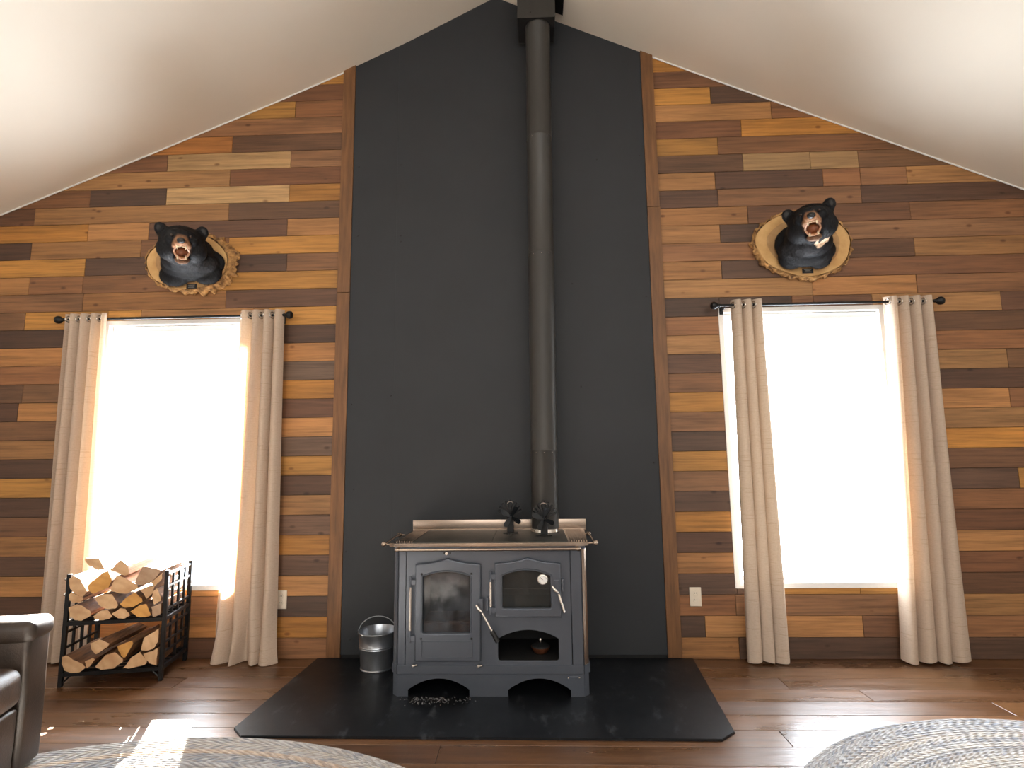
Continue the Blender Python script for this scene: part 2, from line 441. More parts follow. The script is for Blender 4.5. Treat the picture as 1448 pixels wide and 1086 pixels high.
LOGS= {'A1': [(0.004, 0.435), (0.047, 0.45), (0.085, 0.435), (0.128, 0.402), (0.129, 0.382), (0.084, 0.354), (0.047, 0.36), (0.016, 0.384)], 'A2': [(0.144, 0.381), (0.175, 0.407), (0.219, 0.412), (0.248, 0.376), (0.231, 0.36), (0.187, 0.356), (0.153, 0.364)], 'A3': [(0.236, 0.388), (0.278, 0.417), (0.309, 0.412), (0.338, 0.375), (0.313, 0.358), (0.275, 0.36)], 'A4': [(0.331, 0.395), (0.382, 0.432), (0.416, 0.434), (0.449, 0.369), (0.418, 0.357), (0.372, 0.363)], 'A5': [(0.44, 0.413), (0.511, 0.433), (0.52, 0.401), (0.5, 0.37), (0.456, 0.355)], 'A6': [(-0.002, 0.505), (0.008, 0.517), (0.05, 0.495), (0.081, 0.482), (0.065, 0.457), (0.032, 0.456), (0.005, 0.47)], 'A7': [(-0.01, 0.592), (0.015, 0.61), (0.054, 0.589), (0.1, 0.516), (0.08, 0.487), (0.042, 0.503), (0.007, 0.536)], 'A8': [(0.134, 0.483), (0.19, 0.5), (0.228, 0.498), (0.27, 0.433), (0.256, 0.414), (0.212, 0.413), (0.165, 0.439)], 'A9': [(0.271, 0.437), (0.304, 0.475), (0.347, 0.501), (0.387, 0.467), (0.396, 0.447), (0.346, 0.418), (0.301, 0.416)], 'A10': [(0.359, 0.502), (0.406, 0.522), (0.438, 0.528), (0.43, 0.485), (0.402, 0.453), (0.389, 0.472)], 'A11': [(0.438, 0.5), (0.46, 0.519), (0.506, 0.461), (0.503, 0.445), (0.455, 0.424), (0.441, 0.46)], 'A13': [(0.095, 0.548), (0.166, 0.62), (0.195, 0.628), (0.222, 0.574), (0.21, 0.535), (0.131, 0.501), (0.104, 0.516)], 'A14': [(0.213, 0.527), (0.235, 0.593), (0.254, 0.6), (0.36, 0.54), (0.368, 0.527), (0.31, 0.494), (0.265, 0.497), (0.223, 0.51)], 'A15': [(0.336, 0.553), (0.368, 0.643), (0.383, 0.645), (0.48, 0.618), (0.449, 0.572), (0.39, 0.534), (0.352, 0.54)], 'A16': [(0.195, 0.63), (0.247, 0.686), (0.291, 0.65), (0.306, 0.602), (0.28, 0.593)], 'A17': [(0.053, 0.692), (0.063, 0.703), (0.13, 0.697), (0.173, 0.631), (0.136, 0.629), (0.081, 0.659)], 'A18': [(0.427, 0.55), (0.485, 0.606), (0.508, 0.601), (0.51, 0.569), (0.452, 0.527)], 'B1': [(0.008, 0.174), (0.033, 0.18), (0.071, 0.155), (0.132, 0.125), (0.144, 0.105), (0.114, 0.081), (0.07, 0.08), (0.033, 0.097), (0.014, 0.136)], 'B2': [(0.13, 0.14), (0.169, 0.157), (0.184, 0.148), (0.162, 0.111), (0.146, 0.101)], 'B3': [(0.184, 0.106), (0.231, 0.168), (0.281, 0.18), (0.329, 0.139), (0.33, 0.123), (0.281, 0.088), (0.215, 0.085)], 'B4': [(0.285, 0.211), (0.362, 0.237), (0.368, 0.214), (0.336, 0.142), (0.321, 0.147), (0.296, 0.179)], 'B5': [(0.325, 0.085), (0.365, 0.144), (0.408, 0.172), (0.453, 0.115), (0.443, 0.097), (0.37, 0.082)], 'B6': [(0.145, 0.235), (0.194, 0.255), (0.252, 0.228), (0.246, 0.213), (0.186, 0.172), (0.162, 0.195)], 'B7': [(0.415, 0.18), (0.422, 0.249), (0.498, 0.296), (0.521, 0.29), (0.525, 0.22), (0.482, 0.183), (0.438, 0.174)], 'B8': [(0.428, 0.16), (0.476, 0.172), (0.526, 0.188), (0.532, 0.091), (0.481, 0.098), (0.441, 0.128)], 'B9': [(0.241, 0.279), (0.271, 0.32), (0.329, 0.334), (0.309, 0.302), (0.258, 0.286)]}
# ------------------------------------------------------------------ room shell
CE = [(-5.0, 2.46), (-3.66, 3.003), (-2.59, 3.434), (-1.69, 3.805), (-1.19, 4.020), (-.71, 4.248), (-.09, 4.570), (.35, 4.355), (.72, 4.187), (1.04, 4.045), (1.59, 3.796), (3.09, 3.141), (5.0, 2.305)]
def ceil_z(x):
    for (a, za), (b, zb) in zip(CE, CE[1:]):
        if a <= x <= b: return za + (zb - za) * (x - a) / (b - a)
    return 2.3
YB = -6.6     # rear wall of the room
WIN = [(-2.800, -1.775, 0.43, 2.200), (1.385, 2.435, 0.43, 2.200)]

wall = plate('wall_back', [(-5.1, -0.1), (5.1, -0.1)] + [(x, z + 0.05) for x, z in reversed(CE)],
             [[(a, c), (b, c), (b, d), (a, d)] for a, b, c, d in WIN], 0.0, 0.14, M_panel_dark, smooth=False)
tag(wall, kind='structure')

TONE = dict(o=(178, 126, 60), t=(164, 119, 73), l=(184, 146, 99), b=(138, 97, 64), m=(114, 79, 54), d=(94, 68, 52), g=(116, 90, 72), p=(152, 103, 54))
JIT = random.Random(3)

def build_boards(name, polys, m, parent, axis='wall'):
    verts = []; faces = []; cols = []; offs = []
    gap = 0.0011
    for pts, c, t in polys:
        cx = sum(p[0] for p in pts) / len(pts); cy = sum(p[1] for p in pts) / len(pts)
        n = len(pts); b0 = len(verts)
        for h, ins in ((t, gap + 0.0014), (t - 0.0016, gap), (0.0005, gap)):
            for p in pts:
                x = p[0] + (-ins if p[0] > cx else ins); y = p[1] + (-ins if p[1] > cy else ins)
                verts.append((x, -h, y) if axis == 'wall' else (x, y, h - t))
        fs = [list(range(b0, b0 + n))]
        for i in range(n):
            j = (i + 1) % n
            fs.append([b0 + i, b0 + n + i, b0 + n + j, b0 + j]); fs.append([b0 + n + i, b0 + 2 * n + i, b0 + 2 * n + j, b0 + n + j])
        off = (JIT.uniform(-20, 20), JIT.uniform(-20, 20), JIT.uniform(-20, 20))
        for f in fs:
            faces.append(f); cols += [c] * len(f); offs += [off] * len(f)
    me = bpy.data.meshes.new(name); me.from_pydata(verts, [], faces); me.materials.append(m)
    a = me.attributes.new('board_col', 'FLOAT_COLOR', 'CORNER'); b = me.attributes.new('board_off', 'FLOAT_VECTOR', 'CORNER')
    for i, (c, o_) in enumerate(zip(cols, offs)):
        a.data[i].color = c; b.data[i].vector = o_
    bm = bmesh.new(); bm.from_mesh(me); bmesh.ops.recalc_face_normals(bm, faces=bm.faces)
    # keep the broad faces looking into the room
    for f in bm.faces:
        nrm = f.normal
        if (axis == 'wall' and nrm.y > 0.5) or (axis != 'wall' and nrm.z < -0.5): f.normal_flip()
    bm.to_mesh(me); bm.free()
    o = bpy.data.objects.new(name, me); return link_obj(o, parent)

def clip_top(x0, x1, z0, z1):
    xs = sorted(set([x0, x1] + [x for x, _ in CE if x0 < x < x1] + [x0 + (x1 - x0) * i / 12 for i in range(13)]))
    xs = sorted(set(xs + [x0 + (x1 - x0) * i / 400 for i in range(401)] if ceil_z(x0) < z1 or ceil_z(x1) < z1 else xs))
    ok = [x for x in xs if ceil_z(x) + 0.006 > z0 + 0.002]
    if not ok: return None
    tops = [(x, min(z1, ceil_z(x) + 0.006)) for x in ok]
    if len(tops) > 30: tops = [tops[0]] + [p for i, p in enumerate(tops[1:-1]) if (p[1] < z1) != (tops[i][1] < z1) or (tops[min(i + 2, len(tops) - 1)][1] < z1) != (p[1] < z1) or i % 25 == 0] + [tops[-1]]
    if all(abs(z - z1) < 1e-6 for _, z in tops): return [(ok[0], z0), (ok[-1], z0), (ok[-1], z1), (ok[0], z1)]
    return [(ok[0], z0), (ok[-1], z0)] + tops[::-1]

polys = []
PW = 0.127
for rows, X0, X1 in ((LROWS, -5.0, -1.185), (RROWS, 1.012, 5.0)):
    for k, segs in rows.items():
        z0, z1 = k * PW, (k + 1) * PW
        if X0 < 0:   # extend outward pattern past what the photograph shows
            segs = [(x, c) for x, c in segs]
            if segs[0][1]: segs = [(-5.0, JIT.choice('tbmd')), (-4.2 + 0.3 * (k % 2), segs[0][1])] + segs[1:]
        else:
            segs = segs + [(3.75 + 0.4 * (k % 3), JIT.choice('tbmd'))]
        for i, (xa, c) in enumerate(segs):
            xb = segs[i + 1][0] if i + 1 < len(segs) else X1
            xa = max(xa, X0); xb = min(xb, X1)
            if xb - xa < 0.02: continue
            # long runs are really several boards
            parts = [(xa, xb)]
            for pa, pb in parts:
                pieces = [(pa, pb, z0, z1)]
                for (a, b, c_, d) in WIN:
                    nxt = []
                    for (p, q, r, s) in pieces:
                        if q <= a or p >= b or s <= c_ or r >= d: nxt.append((p, q, r, s)); continue
                        if p < a: nxt.append((p, a, r, s))
                        if q > b: nxt.append((b, q, r, s))
                        pp, qq = max(p, a), min(q, b)
                        if r < c_: nxt.append((pp, qq, r, c_))
                        if s > d: nxt.append((pp, qq, d, s))
                    pieces = nxt
                base = TONE[c]; j = JIT.uniform(0.9, 1.1); w = JIT.uniform(-5, 5)
                col = lin((base[0] * j + w, base[1] * j, base[2] * j - w * .5))
                t = JIT.uniform(0.005, 0.0075)
                for (p, q, r, s) in pieces:
                    if q - p < 0.004 or s - r < 0.004: continue
                    pts = clip_top(p, q, r, s)
                    if pts and len(pts) >= 3 and (pts[1][0] - pts[0][0]) > 0.01: polys.append((pts, col, t))
build_boards('plank_cladding', polys, M_wall, wall)

# timber strips either side of the black panel
def strip(name, x0, x1, z0, z1, y=-0.028):
    top = [(x1, min(z1, ceil_z(x1) + .005)), (x0, min(z1, ceil_z(x0) + .005))]
    o = plate(name, [(x0, z0), (x1, z0)] + top, [], y, 0.0275, M_trimwood, bev=0.002)
    return tag(o, kind='structure')
strip('trim_1', -1.192, -1.103, 0.014, 2.37)
strip('trim_2', -1.190, -1.103, 2.373, 4.2)
strip('trim_3', 0.934, 1.020, 0.014, 2.925)
strip('trim_4', 0.934, 1.018, 2.928, 4.2)

# floor: boards run along X
FW = 0.1488
fpolys = []
FT = [(98, 66, 38), (110, 75, 44), (86, 57, 33), (102, 69, 40), (118, 81, 48), (92, 61, 37)]
joints = {2: [1.478, -1.9], 3: [1.83], 6: [1.22], 1: [-2.3, 0.4], 4: [-1.2, 2.4], 5: [0.2], 7: [-.3, -2.2], 0: [2.6, -.9]}
r = 0; y = 0.0
while y > YB:
    y1 = y - FW
    js = joints.get(r) or [JIT.uniform(-4, -1), JIT.uniform(0, 4)]
    xs = [-5.0] + sorted(js) + [5.0]
    for a, b in zip(xs, xs[1:]):
        c = JIT.choice(FT); j = JIT.uniform(.92, 1.08)
        fpolys.append(([(a, y1), (b, y1), (b, y), (a, y)], lin([v * j for v in c]), 0.004))
    y = y1; r += 1
bm = bmesh.new(); box(bm, -5.1, 5.1, YB - .1, 0.0, -0.12, -0.004)
floor = mesh_obj('floor', bm, M_stove_dark); tag(floor, kind='structure')
build_boards('floorboards', fpolys, M_floor, floor, 'floor')

# ceiling: two slopes, smooth
bm = bmesh.new()
ya, yb = 0.0, YB
lo = [[bm.verts.new((x, yy, z)) for x, z in CE] for yy in (ya, yb)]
hi = [[bm.verts.new((x, yy, z + 0.15)) for x, z in CE] for yy in (ya, yb)]
n = len(CE)
for i in range(n - 1):
    bm.faces.new((lo[0][i], lo[0][i + 1], lo[1][i + 1], lo[1][i])); bm.faces.new((hi[0][i], hi[1][i], hi[1][i + 1], hi[0][i + 1]))
    for q in (0, 1): bm.faces.new((lo[q][i], hi[q][i], hi[q][i + 1], lo[q][i + 1]))
bm.faces.new((lo[0][0], lo[1][0], hi[1][0], hi[0][0])); bm.faces.new((lo[0][-1], hi[0][-1], hi[1][-1], lo[1][-1]))
bmesh.ops.recalc_face_normals(bm, faces=bm.faces)
ceil = mesh_obj('ceiling', bm, M_ceil, None, True); tag(ceil, kind='structure')
for nm, x0, x1, z in (('wall_left', -5.1, -5.0, 2.5), ('wall_right', 5.0, 5.1, 2.34)):
    tag(bxo(nm, x0, x1, YB, 0.0, 0.0, z, M_sidewall), kind='structure')
tag(plate('wall_front', [(-5.1, 0), (5.1, 0)] + [(x, z) for x, z in reversed(CE)], [], YB - 0.1, 0.1, M_sidewall, smooth=False), kind='structure')

# thin bead where ceiling meets the gable wall
for i, side in enumerate((CE[:7], CE[6:])):
    tubeo('trim_%d' % (5 + i), [(x, -0.012, z - 0.004) for x, z in side], 0.005, M_white, None, 6)
    tag(bpy.data.objects['trim_%d' % (5 + i)], kind='structure')

# ------------------------------------------------------------------ windows
for i, (a, b, c, d) in enumerate(WIN):
    w = empty('window_%d' % (i + 1), ((a + b) / 2, 0.07, c)); tag(w, kind='structure')
    ox, oy, oz = w.location
    def wp(name, loops, yf, th, m, par=w, bev=0.002):
        L = [[(x - ox, z - oz) for x, z in lp] for lp in loops]
        return plate(name, L[0], L[1:], yf - oy, th, m, par, bev=bev)
    R = lambda e, a=a, b=b, c=c, d=d: [(a + e, c + e), (b - e, c + e), (b - e, d - e), (a + e, d - e)]
    wp('window_frame', [R(-0.012), R(0.020)], -0.010, 0.15, M_white)
    s = wp('sash', [R(0.020), R(0.045)], 0.085, 0.03, M_white)
    wp('glass_pane', [R(0.045)], 0.098, 0.004, M_pane, s, 0)
    bm = bmesh.new(); box(bm, a - ox + .022, b - ox - .022, -0.045, 0.0, d - oz - .065, d - oz - .022, 0.006)
    mesh_obj('blind_headrail', bm, M_white, w)

# ------------------------------------------------------------------ black heat panel behind the stove
pts = [(-1.1025, 0.022), (0.9335, 0.022)] + [(0.9335, ceil_z(.9335) - .004)] + [(x, z - .004) for x, z in reversed(CE) if -1.1025 < x < 0.9335] + [(-1.1025, ceil_z(-1.1025) - .004)]
pan = empty('heat_shield_panel', (-0.085, -0.01, 0.0))
tag(pan, 'tall black sheet panel behind the stove, rising from the hearth to the ceiling peak', 'wall panel')
seams = [-1.1025, -0.79, 0.9335]
for a, b in zip(seams, seams[1:]):
    g = 0.0002
    tops = sorted([(x, z - .004) for x, z in CE if a < x < b] + [(a + g, ceil_z(a) - .004), (b - g, ceil_z(b) - .004)], reverse=True)
    P = [(a + g, 0.03), (b - g, 0.03)] + tops
    plate('sheet', [(x + .085, z) for x, z in P], [], -0.020 + .01, 0.018, M_panel, pan, smooth=False)
scr = [(-1.063, 3.285), (-.767, 3.289), (-.76, 2.769), (-.759, 2.726), (-1.06, 2.774), (.898, 3.305), (.603, 3.285), (-1.073, 1.605), (-1.044, 1.05), (-1.085, .658), (-1.042, .12), (-.81, 1.658), (.41, 2.4), (.45, 1.7), (.90, 2.3), (.90, 1.2)]
bm = bmesh.new(); lathe(bm, [(0.0, 0.002), (0.003, 0.002), (0.0055, 0.0)], 10, Matrix.Rotation(math.pi / 2, 4, 'X'))
s0 = mesh_obj('screw', bm, M_stove_dark, pan, True, (scr[0][0] + .085, -.0100, scr[0][1]))
for x, z in scr[1:]:
    c = s0.copy(); COL.objects.link(c); c.parent = pan; c.location = (x + .085, -.0100, z)

# ------------------------------------------------------------------ hearth pad
H = [(-1.247, -0.022), (-1.292, -0.915), (-1.219, -0.992), (0.933, -0.999), (1.012, -0.930), (1.085, -0.022)]
bm = bmesh.new()
lo_ = [bm.verts.new((x, y, 0.0005)) for x, y in H]; hi_ = [bm.verts.new((x, y, 0.011)) for x, y in H]
bm.faces.new(hi_); bm.faces.new(lo_[::-1])
for i in range(6): bm.faces.new((lo_[i], lo_[(i + 1) % 6], hi_[(i + 1) % 6], hi_[i]))
bmesh.ops.recalc_face_normals(bm, faces=bm.faces)
bmesh.ops.bevel(bm, geom=[e for e in bm.edges if all(v.co.z > .01 for v in e.verts)], offset=.002, segments=2, affect='EDGES')
hearth = mesh_obj('hearth_pad', bm, M_hearth)
tag(hearth, 'flat black hearth pad with clipped front corners on the wooden floor under the stove', 'hearth pad')
HZ = 0.0112
bm = bmesh.new()
for i in range(170):
    x = random.gauss(-.37, .09); y = random.gauss(-.615, .028)
    if i > 120: x = random.gauss(-.47, .05)
    s = random.uniform(.0015, .0048)
    if y > -.585 : y = -.60 - abs(random.gauss(0, .02))
    ball(bm, (x, y, HZ + s * .45), (s, s * random.uniform(.5, 1), s * .5), 1, Matrix.Rotation(random.uniform(0, 3), 4, 'Z'))
ash = mesh_obj('ash_crumbs', bm, simple('ash', (150, 150, 152), 0.8, c2=(60, 60, 62), vscale=80))
tag(ash, 'scatter of pale ash crumbs on the black hearth in front of the left stove arch', 'ash', kind='stuff')

# ------------------------------------------------------------------ outlets
def outlet(x, z, label):
    t = empty('wall_outlet', (x, -0.0080, z)); tag(t, label, 'outlet', 'wall outlets')
    bm = bmesh.new(); box(bm, -.036, .036, -.0065, 0, -.057, .057, .0028, 3); mesh_obj('cover_plate', bm, M_outlet, t, True)
    for s in (1, -1):
        bm = bmesh.new(); lathe(bm, [(0.0, .002), (.0145, .002), (.0165, 0)], 20, Matrix.Translation((0, -.0065, s * .020)) @ Matrix.Rotation(math.pi / 2, 4, 'X'))
        so = mesh_obj('socket', bm, M_outlet, t, True)
        for q in (-1, 1): bxo('slot', q * .0055 - .001, q * .0055 + .001, -.0088, -.0084, s * .020 - .001, s * .020 + .007, M_stove_dark, so)
    return t
outlet(-1.497, 0.361, 'cream wall outlet beside the right-hand curtain of the left window')
outlet(1.123, 0.370, 'cream wall outlet between the black panel and the right window curtain')
# ------------------------------------------------------------------ cook stove (origin on the hearth, front faces -Y)
SX, SY = -0.118, -0.575
st = empty('wood_cookstove', (SX, SY, HZ))
tag(st, 'grey enamelled wood-burning cookstove with steel rails standing on the black hearth', 'stove')
X = lambda x: x - SX
Zz = lambda z: z - HZ
def loopx(pts): return [(X(x), Zz(z)) for x, z in pts]
BK = 0.475    # back of the stove, local y
FL, FR = -0.607, 0.371      # front face edges (world x)
OL, OR = -0.636, 0.400      # outer edges behind the chamfer
def chamfer_ring(z0, z1, grow=0.0, yf=0.0, front=False):
    """U-shaped outline (front open) swept up: chamfered corner + side wall + back"""
    bm = bmesh.new()
    a = [(X(FL) - grow * .5, yf - grow), (X(OL) - grow, yf + .030), (X(OL) - grow, BK + grow * .5), (X(OR) + grow, BK + grow * .5), (X(OR) + grow, yf + .030), (X(FR) + grow * .5, yf - grow)]
    t = 0.004
    inn = [(X(FL) + t, yf + t), (X(OL) + t, yf + .030 + t), (X(OL) + t, BK - t), (X(OR) - t, BK - t), (X(OR) - t, yf + .030 + t), (X(FR) - t, yf + t)]
    V = [[bm.verts.new((x, y, z)) for x, y in p] for p in (a, inn) for z in (Zz(z0), Zz(z1))]
    ab, at_, ib, it = V
    n = 6
    for i in range(n - 1):
        bm.faces.new((ab[i], ab[i + 1], at_[i + 1], at_[i])); bm.faces.new((ib[i], it[i], it[i + 1], ib[i + 1]))
        bm.faces.new((at_[i], at_[i + 1], it[i + 1], it[i])); bm.faces.new((ab[i], ib[i], ib[i + 1], ab[i + 1]))
    for i in (0, n - 1): bm.faces.new((ab[i], at_[i], it[i], ib[i]))
    bmesh.ops.recalc_face_normals(bm, faces=bm.faces)
    return bm
# base skirt with two arches
def arch_notch(x0, x1, z0, zs, zt, n=12):
    return [(x0, z0), (x0, zs)] + [(x0 + (x1 - x0) * i / n, zs + (zt - zs) * (1 - (2 * i / n - 1) ** 2)) for i in range(1, n)] + [(x1, zs), (x1, z0)]
out = [(FL, HZ)] + arch_notch(-.550, -.226, HZ, .045, .100) + arch_notch(-.024, .302, HZ, .045, .101) + [(FR, HZ), (FR, .126), (FL, .126)]
plate('base_skirt', loopx(out), [], 0.0, 0.004, M_stove, st, smooth=False)
mesh_obj('base_side', chamfer_ring(HZ, .126, 0.0), M_stove, st)
bm = bmesh.new(); box(bm, X(OL) + .01, X(OR) - .01, .12, BK - .01, Zz(.116), Zz(.124)); mesh_obj('base_floor', bm, M_stove_dark, st)
mesh_obj('base_band_side', chamfer_ring(.124, .168, 0.008), M_stove, st)
plate('base_band', loopx([(FL, .124), (FR, .124), (FR, .168), (FL, .168)]), [], -0.008, .010, M_stove, st, bev=.002)
# body
fire_hole = arch(-.482, -.207, .325, .620, .655)
oven_hole = arch(-.058, .216, .452, .622, .660)
niche = arch(-.075, .244, .189, .298, .342)
def soft(loop, r=.012):   # rounds the two lower corners
    (x0, z0), (x1, _) = loop[0], loop[1]
    return [(x0, z0 + r), (x0 + r * .3, z0 + r * .3), (x0 + r, z0), (x1 - r, z0), (x1 - r * .3, z0 + r * .3), (x1, z0 + r)] + loop[2:]
plate('body_front', loopx([(-.566, .166), (.313, .166), (.313, .758), (-.566, .758)]), [loopx(fire_hole), loopx(oven_hole), loopx(soft(niche))], 0.0, 0.006, M_stove, st, bev=.0015)
for nm, a, b in (('front_stile', FL, -.5695), ('front_stile', .3165, FR)):
    plate(nm, loopx([(a, .166), (b, .166), (b, .758), (a, .758)]), [], .002, .005, M_stove, st, bev=.001)
bs = mesh_obj('body_side', chamfer_ring(.166, .758, 0.0), M_stove, st)
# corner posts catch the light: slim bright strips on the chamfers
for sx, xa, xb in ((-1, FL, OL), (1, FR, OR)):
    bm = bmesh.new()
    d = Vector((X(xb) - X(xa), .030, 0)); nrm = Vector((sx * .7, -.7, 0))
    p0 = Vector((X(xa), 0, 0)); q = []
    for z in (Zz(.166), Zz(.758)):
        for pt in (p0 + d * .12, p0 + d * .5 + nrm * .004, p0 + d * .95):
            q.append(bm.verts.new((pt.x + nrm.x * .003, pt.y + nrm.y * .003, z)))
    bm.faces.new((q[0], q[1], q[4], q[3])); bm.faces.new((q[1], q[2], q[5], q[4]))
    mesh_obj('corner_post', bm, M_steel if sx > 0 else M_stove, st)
# interiors
def cavity(name, x0, x1, z0, z1, y0, y1, m, parent=st):
    bm = bmesh.new(); box(bm, X(x0), X(x1), y0, y1, Zz(z0), Zz(z1))
    f = [f for f in bm.faces if f.normal.y < -.9]; bmesh.ops.delete(bm, geom=f, context='FACES')
    for f in bm.faces: f.normal_flip()
    return mesh_obj(name, bm, m, parent)
fb = cavity('firebox', -.50, -.19, .30, .67, .007, .36, M_stove_dark)
bxo('firebrick', X(-.49), X(-.20), .10, .34, Zz(.302), Zz(.36), M_brick, fb)
bxo('firebrick', X(-.49), X(-.20), .30, .35, Zz(.36), Zz(.63), M_stove_dark, fb)
bxo('log_guard', X(-.475), X(-.215), .03, .042, Zz(.36), Zz(.372), M_brick, fb, .002)
ov = cavity('oven_chamber', -.07, .23, .43, .67, .007, .38, M_stove_dark)
bm = bmesh.new()
for k in range(9): tube(bm, [(X(-.06 + k * .034), .03, Zz(.545)), (X(-.06 + k * .034), .36, Zz(.545))], .0016, 6)
tube(bm, [(X(-.068), .03, Zz(.545)), (X(.228), .03, Zz(.545))], .003, 8)
mesh_obj('oven_rack', bm, M_chrome, ov, True)
nc = cavity('storage_niche', -.10, .27, .186, .35, .007, .36, M_stove_dark)
# doors
def door(name, o, glass, z_in, gm, label):
    d = plate(name, loopx(o), [loopx(soft(glass, .01))], -.026, .0255, M_stove, st, bev=.007)
    cx = [p[0] for p in glass]; cz = [p[1] for p in glass]
    pane = [(min(cx) - .006, min(cz) - .006), (max(cx) + .006, min(cz) - .006), (max(cx) + .006, max(cz) + .002), (min(cx) - .006, max(cz) + .002)]
    plate('door_glass', loopx(pane), [], -.006, .004, gm, d, smooth=False)
    # raised bead round the glass
    L = loopx(soft(glass, .01)); bm = bmesh.new()
    tube(bm, [(x, -.0265, z) for x, z in L], .0032, 6, False, True); mesh_obj('glass_bead', bm, M_stove, d, True)
    return d
fd = door('fire_door', ogee(-.513, -.163, .192, .683, .714), arch(-.475, -.215, .332, .622, .648), 0, M_fireglass, '')
od = door('oven_door', ogee(-.088, .263, .412, .686, .716), arch(-.051, .210, .457, .624, .654), 0, M_ovenglass, '')
lower = plate('lower_panel_bead', loopx([(-.477, .212), (-.206, .212), (-.206, .297), (-.477, .297)]), [loopx([(-.472, .217), (-.211, .217), (-.211, .292), (-.472, .292)])], -.0315, .0060, M_stove, fd, bev=.002)
for x, z in ((-.478, .634), (-.212, .634), (-.478, .306), (-.212, .306)):
    latheo('door_screw', [(0, .003), (.004, .0025), (.006, 0)], M_stove_dark, fd, 10, Matrix.Translation((X(x), -.026, Zz(z))) @ Matrix.Rotation(math.pi / 2, 4, 'X'))
def hinge(x, z0, z1, par):
    h = tubeo('hinge_rod', [(X(x), -.026, Zz(z0)), (X(x), -.026, Zz(z1))], .0065, M_stove, par, 12)
    zz0, zz1 = z0 + .06 if z1 - z0 > .25 else z0 + .04, z1 - .055
    tubeo('rod_sleeve', [(X(x), -.026, Zz(zz0)), (X(x), -.026, Zz(zz1))], .0075, M_chrome, h, 12)
    for z in (z0 + .02, z1 - .03):
        bxo('hinge_knuckle', X(x), X(x) + .028, -.030, -.0005, Zz(z) - .013, Zz(z) + .013, M_stove, h, .002)
hinge(-.537, .288, .622, fd); hinge(-.110, .428, .648, od)
def latch(x, z, par, ang, length, grip):
    bxo('latch_plate', X(x) - .017, X(x) + .008, -.034, -.0262, Zz(z) - .033, Zz(z) + .033, M_stove, par, .003)
    bxo('latch_keeper', X(x) + .022, X(x) + .036, -.028, -.0005, Zz(z) - .028, Zz(z) + .036, M_stove, par, .003)
    p = Vector((X(x) - .008, -.041, Zz(z) - .020))
    h = tubeo('door_handle', [p + Vector((-.020, 0, .024)), p + Vector((-.006, -.006, .004)), p + Vector((.010, -.008, -.010))], [.006, .009, .006], M_chrome, par, 10)
    d = Vector((math.sin(ang), -.12, -math.cos(ang))).normalized()
    a = p + Vector((.012, -.008, -.014)); b = a + d * length
    tubeo('handle_rod', [a, b], .0065, M_chrome, h, 12)
    if grip:
        tubeo('handle_grip', [b, b + d * .062], .0125, M_black_grip, h, 12)
    return h
latch(-.158, .475, fd, math.radians(31), .100, True)
latch(.243, .570, od, math.radians(17), .095, False)
# thermometer on the oven glass
th = latheo('oven_thermometer', [(0, .010), (.024, .010), (.0285, .007), (.0285, 0)], M_chrome, od, 28, Matrix.Translation((X(.167), -.0065, Zz(.600))) @ Matrix.Rotation(math.pi / 2, 4, 'X'))
latheo('dial_face', [(0, .0106), (.0225, .0104)], M_white, th, 28, Matrix.Translation((X(.167), -.0065, Zz(.600))) @ Matrix.Rotation(math.pi / 2, 4, 'X'))
bm = bmesh.new()
for k in range(10):
    a = math.radians(-135 + 30 * k)
    tube(bm, [(X(.167) + math.sin(a) * .016, -.0180, Zz(.600) + math.cos(a) * .016), (X(.167) + math.sin(a) * .020, -.0180, Zz(.600) + math.cos(a) * .020)], .0008, 5)
tube(bm, [(X(.167), -.0180, Zz(.600)), (X(.167) - .012, -.0180, Zz(.600) + .010)], .0010, 5)
mesh_obj('dial_marks', bm, M_stove_dark, th)
# damper levers and small knobs
def lever(x, z):
    l = latheo('damper_knob', [(0, .024), (.007, .022), (.009, .014), (.005, .006), (.006, 0)], M_chrome, st, 14, Matrix.Translation((X(x), -.006, Zz(z))) @ Matrix.Rotation(math.pi / 2, 4, 'X'))
    tubeo('lever_arm', [(X(x), -.020, Zz(z)), (X(x) + .022, -.022, Zz(z) + .004)], [.004, .0065], M_chrome, l, 8)
lever(-.520, .170); lever(-.178, .168)
kn = latheo('air_knob', [(0, .020), (.008, .018), (.009, .010), (.004, .004), (.004, 0)], M_chrome, st, 14, Matrix.Translation((X(-.347), -.001, Zz(.738))) @ Matrix.Rotation(math.pi / 2, 4, 'X'))
for dx in (-.014, .018): latheo('knob_hole', [(0, .0012), (.0045, .0012), (.005, 0)], M_black_grip, kn, 10, Matrix.Translation((X(-.347 + dx), -.001, Zz(.738))) @ Matrix.Rotation(math.pi / 2, 4, 'X'))
bar = bxo('base_catch', X(.294), X(.344), -.0055, -.0005, Zz(.100), Zz(.112), M_stove, st, .002)
for x in (.290, .347): latheo('catch_screw', [(0, .004), (.004, .003), (.005, 0)], M_chrome, bar, 10, Matrix.Translation((X(x), -.004, Zz(.106))) @ Matrix.Rotation(math.pi / 2, 4, 'X'))

